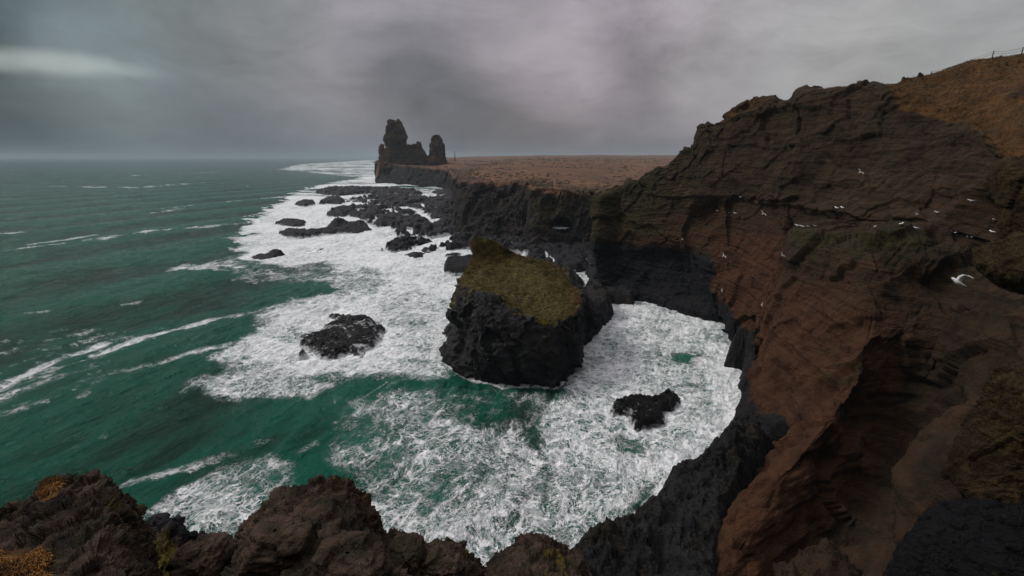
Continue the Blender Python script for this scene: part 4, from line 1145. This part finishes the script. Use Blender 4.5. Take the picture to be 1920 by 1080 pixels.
M_sea, q, b = new_mat('sea water and foam')
pos = q.new('ShaderNodeNewGeometry').outputs['Position']
at = q.new('ShaderNodeAttribute'); at.attribute_name = 'foam'; fo = at.outputs['Fac']
mp = q.new('ShaderNodeMapping'); q.l.new(pos, mp.inputs[0]); mp.inputs['Rotation'].default_value = (0, 0, R(21)); mp.inputs['Scale'].default_value = (1, 1, 0.2)
wp = mp.outputs[0]
w1 = q.vmath('SCALE', q.vmath('SUBTRACT', q.noise(pos, 0.085, 5, 0.62, 0.8).outputs['Color'], (.5, .5, .5)), 8.5)
w2 = q.vmath('SCALE', q.vmath('SUBTRACT', q.noise(pos, 0.7, 5, 0.6).outputs['Color'], (.5, .5, .5)), 1.8)
wv_ = q.vmath('ADD', q.vmath('ADD', q.scale(wp, (1.0, 0.8, 1)), w1), w2)
e1 = q.voro(wv_, 0.42, 'DISTANCE_TO_EDGE').outputs['Distance']
e2 = q.voro(wv_, 1.25, 'DISTANCE_TO_EDGE').outputs['Distance']
nA = q.noise(q.vmath('ADD', pos, w1), 0.17, 8, 0.68, 0.4).outputs[0]
nC = q.noise(q.vmath('ADD', q.scale(wp, (1.0, 0.45, 1)), w1), 0.55, 7, 0.7, 0.4).outputs[0]
nB = q.noise(wv_, 1.2, 7, 0.70, 0.3).outputs[0]
tt = q.math('ADD', fo, q.math('MULTIPLY', q.math('SUBTRACT', nA, 0.5), 1.3))
tt = q.math('ADD', tt, q.math('MULTIPLY', q.math('SUBTRACT', nC, 0.5), 0.7))
tt = q.math('MULTIPLY', tt, q.step(fo, 0.02, 0.25))
wth = q.math('MULTIPLY', q.math('MAXIMUM', q.math('SUBTRACT', tt, 0.26), 0.0), 0.36)
lace1 = q.step(q.math('SUBTRACT', wth, e1), -0.05, 0.08)
lace2 = q.math('MULTIPLY', q.step(q.math('SUBTRACT', q.math('MULTIPLY', wth, 0.8), e2), -0.06, 0.08), 0.7)
spk = q.step(q.math('ADD', q.math('MULTIPLY', tt, 0.62), nB), 0.96, 1.14)
foamf = q.math('MAXIMUM', q.math('MAXIMUM', lace1, lace2), spk)
foamf = q.math('MULTIPLY', foamf, q.math('MAXIMUM', q.step(nB, 0.30, 0.52, 0.45, 1.0), q.step(tt, 0.7, 1.15, 0.0, 0.9)))
foamf = q.math('MULTIPLY', foamf, q.step(tt, 0.08, 0.42))
# milky aerated water round the foam
milk = q.math('MULTIPLY', q.step(q.math('ADD', fo, q.math('MULTIPLY', q.math('SUBTRACT', nC, .5), 0.7)), 0.15, 0.95), 0.65)
nW = q.noise(q.scale(wp, (0.06, 0.03, 1)), 1.0, 6, 0.65, 0.4).outputs[0]
sz = q.new('ShaderNodeSeparateXYZ'); q.l.new(pos, sz.inputs[0])
lift = q.math('ADD', nW, q.math('MULTIPLY', sz.outputs[2], 0.16))
deep = q.mix(q.step(lift, 0.36, 0.66), (0.0, 0.024, 0.013), (0.002, 0.080, 0.048))
wcol = q.mix(milk, deep, (0.14, 0.33, 0.27))
fcol = q.mix(q.step(nB, 0.34, 0.56), (0.68, 0.74, 0.74), (0.97, 0.97, 0.97))
n4 = q.noise(q.vmath('ADD', q.scale(wp, (0.55, 1.0, 1)), q.vmath('SCALE', w1, 0.8)), 0.28, 8, 0.66, 0.9).outputs[0]
n5 = q.noise(q.vmath('ADD', q.scale(wp, (0.4, 1.0, 1)), q.vmath('SCALE', w2, 0.8)), 0.95, 7, 0.72, 1.2).outputs[0]
thin = q.math('ADD', q.math('MULTIPLY', q.step(n4, 0.48, 0.60), 0.62), q.math('MULTIPLY', q.step(n5, 0.53, 0.66), 0.28))
foamf = q.math('MULTIPLY', foamf, q.math('SUBTRACT', 1.0, q.math('MULTIPLY', thin, q.step(fo, 1.15, 0.6, 0.35, 0.85))))
# long curling threads of froth lying over the thin foam
w3 = q.vmath('SCALE', q.vmath('SUBTRACT', q.noise(pos, 0.42, 3, 0.5, 0.6).outputs['Color'], (.5, .5, .5)), 4.5)
pt = q.vmath('ADD', q.vmath('ADD', q.scale(wp, (0.75, 1.0, 1)), w1), w3)
t1 = q.voro(pt, 0.50, 'DISTANCE_TO_EDGE').outputs['Distance']
t2 = q.voro(q.vmath('ADD', pt, (7.0, 3.0, 0.0)), 1.1, 'DISTANCE_TO_EDGE').outputs['Distance']
tw = q.math('MULTIPLY', q.math('MAXIMUM', q.math('ADD', q.math('SUBTRACT', tt, 0.25), q.math('MULTIPLY', q.math('SUBTRACT', n4, 0.5), 0.5)), 0.0), 0.13)
thr = q.math('MAXIMUM', q.step(q.math('SUBTRACT', tw, t1), -0.03, 0.025), q.math('MULTIPLY', q.step(q.math('SUBTRACT', tw, t2), -0.05, 0.03), 0.8))
thr = q.math('MULTIPLY', thr, q.step(tt, 0.2, 0.45))
foamf = q.math('MAXIMUM', foamf, thr)
q.put(b.inputs['Base Color'], q.mix(foamf, wcol, fcol))
q.put(b.inputs['Roughness'], q.mix(foamf, (0.10, .10, .10), (0.9, .9, .9)))
b.inputs['IOR'].default_value = 1.33
b.inputs['Specular IOR Level'].default_value = 0.26
r1 = q.noise(q.scale(wp, (1.0, 0.42, 1)), 0.9, 8, 0.72, 0.3).outputs[0]
r2 = q.noise(q.scale(wp, (1.0, 0.5, 1)), 0.12, 5, 0.6, 0.3).outputs[0]
r3 = q.noise(q.scale(wp, (1.0, 0.40, 1)), 0.33, 6, 0.65, 0.3).outputs[0]
hh = q.math('ADD', q.math('MULTIPLY', q.math('ADD', r1, q.math('MULTIPLY', r3, 2.2)), 0.75), q.math('MULTIPLY', r2, 3.2))
hh = q.math('ADD', hh, q.math('MULTIPLY', foamf, 0.16)); hh = q.math('ADD', hh, q.math('MULTIPLY', q.math('MULTIPLY', foamf, nB), 0.35))
bp = q.new('ShaderNodeBump'); bp.inputs['Strength'].default_value = 1.0; bp.inputs['Distance'].default_value = 1.0
q.put(bp.inputs['Height'], hh); q.l.new(bp.outputs[0], b.inputs['Normal'])
tag(mesh_obj('sea', V, gridfaces(nrr, nth)[:, ::-1], M_sea, attrs={'foam': foam}), kind='structure')

# surf seen in the mouth of the arch
gx, gy = np.meshgrid(np.linspace(-1, 1, 60), np.linspace(-1, 1, 24))
c0 = np.array(W(1048, 427, 190)); gg = np.stack([gx.ravel() * 4.6 * (1 - 0.25 * gy.ravel() ** 2), gy.ravel() * 2.6, gx.ravel() * 0], 1) + c0
gg[:, 2] += fbm(gg, 1.2, 4, 0.6, seed=3) * 0.35 + 0.10 * (gg[:, 1] - c0[1])
fg = polysdf(gx.ravel(), gy.ravel() * 0.6, [(-1, -.1), (-.4, -.5), (.6, -.5), (1, 0), (.5, .45), (-.6, .4)]) + fbm(gg, 1.5, 3, seed=5) * 0.12
fq = gridfaces(24, 60); fq = fq[fg[fq].min(1) > 0]
M_surf, q, b = new_mat('surf froth'); q.put(b.inputs['Base Color'], q.mix(q.noise(q.new('ShaderNodeNewGeometry').outputs['Position'], 1.5, 5).outputs[0], (0.6, 0.66, 0.66), (0.95, 0.95, 0.95))); b.inputs['Roughness'].default_value = 0.9
tag(mesh_obj('surf_foam', gg, fq, M_surf), kind='stuff')

# ------------------------------------------------------------------ fence on the hill
def simple_mat(name, col, rough=0.7):
    m, q, b = new_mat(name)
    n = q.noise(q.new('ShaderNodeNewGeometry').outputs['Position'], 9.0, 5).outputs[0]
    q.put(b.inputs['Base Color'], q.mix(n, tuple(v * 0.7 for v in col), tuple(min(1, v * 1.2) for v in col)))
    b.inputs['Roughness'].default_value = rough
    return m


M_wood = simple_mat('weathered post', (0.05, 0.045, 0.04)); M_wire = simple_mat('fence wire', (0.10, 0.10, 0.10), 0.5)
M_white = simple_mat('white feathers', (0.80, 0.80, 0.78)); M_greyw = simple_mat('grey wing feathers', (0.55, 0.56, 0.58))
M_dark = simple_mat('dark feathers', (0.015, 0.014, 0.013)); M_beak = simple_mat('yellow beak', (0.5, 0.3, 0.05))


def tube(path, rad, n=6):
    path = np.array(path, float); rads = np.broadcast_to(rad, (len(path),)); V, Fc = [], []
    for i, p in enumerate(path):
        tg = path[min(i + 1, len(path) - 1)] - path[max(i - 1, 0)]; tg /= np.linalg.norm(tg) + 1e-9
        a = np.cross(tg, [0, 0, 1]) if abs(tg[2]) < 0.9 else np.cross(tg, [1, 0, 0]); a /= np.linalg.norm(a); c = np.cross(tg, a)
        for k in range(n):
            an = 2 * math.pi * k / n
            V.append(p + (a * math.cos(an) + c * math.sin(an)) * rads[i])
    for i in range(len(path) - 1):
        for k in range(n): Fc.append((i * n + k, i * n + (k + 1) % n, (i + 1) * n + (k + 1) % n, (i + 1) * n + k))
    Fc.append(tuple(range(n))[::-1]); Fc.append(tuple((len(path) - 1) * n + k for k in range(n)))
    return V, Fc


bpy.context.view_layer.update()
DG0 = bpy.context.evaluated_depsgraph_get()


def skyline(px, top, bot):
    for py in np.arange(top, bot, 0.5):
        v = pdir(px, py); v = v / np.linalg.norm(v)
        ok, loc, _n, _i, _o, _m = SC.ray_cast(DG0, tuple(CAM + v * 20), tuple(v))
        if ok: return np.array(loc)
    return None


fence = bpy.data.objects.new('wire_fence', None); COL.objects.link(fence)
tag(fence, 'thin post and wire fence along the skyline of the orange grass slope', 'fence')
PX = [(1745, 117, 86), (1860, 106, 80), (1915, 103, 78), (1985, 97, 76), (2060, 90, 74)]
PP = [skyline(px, py - 25, py + 40) for px, py, d in PX]
PP = [p if p is not None else np.array(W(*q_)) for p, q_ in zip(PP, PX)]
fence.location = tuple(PP[1])
tops = []
for (px, py, d), bpt in zip(PX, PP):
    hgt = 1.0 if px > 1800 else 0.5
    V, Fc = tube([bpt + [0, 0, -1.2], bpt + [0.03, 0, hgt * .5], bpt + [0.05, 0, hgt]], 0.075)
    o = mesh_obj('post', np.array(V) - np.array(fence.location), Fc, M_wood, fence)
    tops.append(bpt + [0.05, 0, hgt - 0.06])
for off in (0.0, -0.35):
    pth = []
    for a, b_ in zip(tops[:-1], tops[1:]):
        for f in (0, .25, .5, .75):
            pth.append(a + (b_ - a) * f + [0, 0, off - 0.25 * math.sin(math.pi * f)])
    pth.append(tops[-1] + [0, 0, off])
    V, Fc = tube(pth, 0.022, 5)
    mesh_obj('wire', np.array(V) - np.array(fence.location), Fc, M_wire, fence)
# lone marker on the plain
mk = np.array(W(853, 297, 600))
V, Fc = tube([mk + [0, 0, -3], mk + [0, 0, 4], mk + [0, 0, 9]], (0.7, 0.5, 0.35))
tag(mesh_obj('marker_post', V, Fc, M_wood), 'lone tiny post standing on the plain right of the far pillars', 'post')


# ------------------------------------------------------------------ birds
def ellring(spec, n=10):
    """body along +X from (x, z, half width, half height)"""
    V, Fc = [], []
    for (x_, z_, w_, h_) in spec:
        for k in range(n):
            a = 2 * math.pi * k / n
            V.append((x_, w_ * math.cos(a), z_ + h_ * math.sin(a)))
    for i in range(len(spec) - 1):
        for k in range(n): Fc.append((i * n + k, i * n + (k + 1) % n, (i + 1) * n + (k + 1) % n, (i + 1) * n + k))
    Fc.append(tuple(range(n))[::-1]); Fc.append(tuple((len(spec) - 1) * n + k for k in range(n)))
    return V, Fc


def wing(side, up=0.25, span=0.55, spread=True):
    V, Fc = [], []
    st = [(0.02, 0.05, 0.16, 0.0), (0.18, 0.10, 0.15, up * 0.5), (0.34, 0.10, 0.12, up * 0.75), (0.48, 0.02, 0.08, up * 0.7), (span, -0.10, 0.02, up * 0.55)]
    for (s, xc, ch, z_) in st:
        for (dx, dz) in ((ch * 0.6, 0), (0, 0.016), (-ch * 0.7, 0.0), (0, -0.008)):
            V.append((xc + dx, side * s * (span / 0.55), z_ + dz + 0.03))
    for i in range(4):
        for k in range(4): Fc.append((i * 4 + k, i * 4 + (k + 1) % 4, (i + 1) * 4 + (k + 1) % 4, (i + 1) * 4 + k))
    Fc.append((0, 1, 2, 3)); Fc.append((16, 17, 18, 19))
    return V, Fc


BODY = [(-0.30, 0.0, 0.015, 0.006), (-0.24, 0.0, 0.05, 0.012), (-0.15, 0.0, 0.045, 0.03), (-0.04, 0.0, 0.075, 0.06), (0.06, 0.0, 0.08, 0.065), (0.14, 0.02, 0.055, 0.05), (0.18, 0.035, 0.04, 0.042), (0.22, 0.04, 0.038, 0.038), (0.25, 0.035, 0.02, 0.02), (0.26, 0.033, 0.01, 0.01)]


def make_bird(flying):
    root = bpy.data.objects.new('seabird', None); COL.objects.link(root)
    if flying:
        V, Fc = ellring(BODY); mesh_obj('body', np.array(V), Fc, M_white, root)
        for s in (-1, 1):
            V, Fc = wing(s); mesh_obj('wing', np.array(V), Fc, M_white, root)
    else:
        sit = [(x_, z_ + 0.10 + (0.05 if x_ > 0.1 else 0), w_, h_ * 1.15) for x_, z_, w_, h_ in BODY]
        V, Fc = ellring(sit); mesh_obj('body', np.array(V), Fc, M_white, root)
        for s in (-1, 1):
            V, Fc = ellring([(-0.26, 0.11, 0.006, 0.006), (-0.15, 0.12, 0.02, 0.03), (0.0, 0.115, 0.025, 0.045), (0.10, 0.11, 0.01, 0.02)], 6)
            mesh_obj('wing', np.array(V) + [0, s * 0.065, 0], Fc, M_greyw, root)
    V, Fc = tube([(0.245, 0, 0.035 + (0 if flying else .15)), (0.31, 0, 0.025 + (0 if flying else .15))], (0.012, 0.003), 5)
    mesh_obj('beak', V, Fc, M_beak, root)
    return root


def copy_tree(root):
    r = root.copy(); COL.objects.link(r)
    for ch in list(root.children):
        c_ = ch.copy(); COL.objects.link(c_); c_.parent = r
    return r


bpy.context.view_layer.update()
DG = bpy.context.evaluated_depsgraph_get()


def hit(px, py):
    v = pdir(px, py); L = np.linalg.norm(v)
    ok, loc, nrm, _i, ob, _m = SC.ray_cast(DG, tuple(CAM), tuple(v / L))
    return (np.array(loc), np.array(nrm)) if ok else (None, None)


sit0 = make_bird(False); used = False
GS = 'white seabirds resting on the cliff ledges'
SIT = [(1640, 428, 'resting white bird alone on the green ledge lip'), (1691, 422, 'resting white bird on the brown rubble of the ledge, left of the pair'),
       (1715, 430, 'resting white bird at the right end of the brown rubble'), (1758, 400, 'resting white bird perched just above the brown rubble'),
       (1822, 379, 'resting white bird on the dark wall, highest on the right'), (1787, 434, 'left bird of the close pair on the dark ledge right of the rubble'),
       (1794, 436, 'right bird of the close pair on the dark ledge right of the rubble'), (1817, 445, 'resting white bird just below the close pair on the dark ledge'),
       (1825, 445, 'resting white bird touching the one below the close pair'), (1861, 437, 'resting white bird farthest right on the dark ledge'),
       (1863, 415, 'small white bird on the dark wall above the farthest right one'), (1568, 392, 'left bird of a pair high on the dark red wall'),
       (1578, 391, 'right bird of a pair high on the dark red wall'), (1496, 425, 'leftmost bird of the row under the dark overhang'),
       (1505, 427, 'second bird of the row under the dark overhang'), (1515, 427, 'third bird of the row under the dark overhang'),
       (1528, 426, 'rightmost bird of the row under the dark overhang'), (1388, 369, 'highest resting bird on the left part of the cliff'),
       (1420, 380, 'resting bird on the cliff just under the vertical crack'), (1345, 396, 'resting bird at the left end of the faint row on the cliff'),
       (1367, 399, 'resting bird in the middle of the faint row on the cliff'), (1379, 401, 'resting bird at the right end of the faint row on the cliff')]
for i, (px, py, lb) in enumerate(SIT):
    o = sit0 if not used else copy_tree(sit0)
    used = True
    p, nrm = hit(px, py)
    if p is None: continue
    o.location = tuple(p + nrm * 0.12 + np.array([0, 0, -0.05])); o.rotation_euler = (0, 0, R(random.choice([150, 200, 240, 20, 95])))
    k = random.uniform(1.25, 1.6); o.scale = (k, k, k)
    tag(o, lb, 'bird', GS)
fly0 = make_bird(True); used = False
GF = 'white seabirds flying in front of the cliff'
FLY = [(1797, 530, 15, 1.0, 'large white gull flying closest, against the dark right cliff', (25, -25, 150)),
       (1612, 323, 40, 1.0, 'white gull flying highest in front of the upper cliff', (50, -20, 30)),
       (1430, 401, 42, 1.0, 'white gull flying level with the faint row of birds', (40, -10, 35)),
       (1356, 480, 48, 1.1, 'white gull flying at the left edge of the red wall', (40, 0, 25)),
       (1466, 478, 50, 1.0, 'white gull flying before the middle of the red wall', (50, -10, 30)),
       (1353, 545, 55, 0.9, 'white gull diving beside the black base of the cliff', (80, 10, 90)),
       (1428, 572, 46, 0.9, 'white gull diving in front of the lower red wall', (80, 10, 80)),
       (1720, 402, 45, 0.9, 'white gull flying just above the brown rubble on the ledge', (30, 20, 140)),
       (1280, 449, 70, 1.2, 'white gull gliding above the pale seam over the black base', (30, 10, 170))]
for px, py, d, k, lb, rot in FLY:
    o = fly0 if not used else copy_tree(fly0)
    used = True
    o.location = W(px, py, d); o.rotation_euler = tuple(R(a) for a in rot); k *= 0.85 if px == 1797 else 0.6; o.scale = (k, k, k)
    tag(o, lb, 'bird', GF)
# dark ducks on the water
V, Fc = ellring([(-0.28, 0.03, 0.03, 0.02), (-0.18, 0.02, 0.10, 0.08), (0.0, 0.02, 0.13, 0.11), (0.15, 0.04, 0.09, 0.09), (0.2, 0.12, 0.04, 0.05), (0.24, 0.17, 0.045, 0.045), (0.29, 0.17, 0.03, 0.03), (0.35, 0.155, 0.01, 0.008)], 8)
GD = 'dark birds floating on the green water'
prev = None
for px, py, lb in ((150, 738, 'dark floating bird farthest left, under the white streak'), (216, 735, 'dark floating bird second from the left'), (242, 882, 'dark floating bird nearest to the bottom left crag'),
                   (322, 668, 'left one of three dark floating birds near the surf'), (332, 671, 'middle one of three dark floating birds near the surf'), (340, 665, 'right one of three dark floating birds near the surf')):
    if prev is None:
        o = mesh_obj('floating_bird', np.array(V), Fc, M_dark); prev = o
    else:
        o = prev.copy(); COL.objects.link(o)
    sxy = (*S(px, py), 0.1)
    o.location = (float(sxy[0]), float(sxy[1]), float(sxy[2]) + 0.05); o.rotation_euler = (0, 0, R(random.uniform(0, 360))); o.scale = (1.3, 1.3, 1.3)
    tag(o, lb, 'bird', GD)

# ------------------------------------------------------------------ haze
def vol_mat(name, col, dens):
    m = bpy.data.materials.new(name); m.use_nodes = True; q = NT(m.node_tree); q.n.clear()
    out = q.new('ShaderNodeOutputMaterial'); v = q.new('ShaderNodeVolumePrincipled')
    v.inputs['Color'].default_value = (*col, 1); v.inputs['Density'].default_value = dens
    q.l.new(v.outputs[0], out.inputs['Volume'])
    return m


def box(name, lo, hi, mat):
    V = [(x_, y_, z_) for x_ in (lo[0], hi[0]) for y_ in (lo[1], hi[1]) for z_ in (lo[2], hi[2])]
    Fc = [(0, 1, 3, 2), (4, 6, 7, 5), (0, 4, 5, 1), (2, 3, 7, 6), (0, 2, 6, 4), (1, 5, 7, 3)]
    return mesh_obj(name, np.array(V), Fc, mat, smooth=False)


tag(box('haze', (-24500, -1500, -12), (24500, 24500, 140), vol_mat('haze air', (0.50, 0.60, 0.66), 0.00012)), kind='stuff')
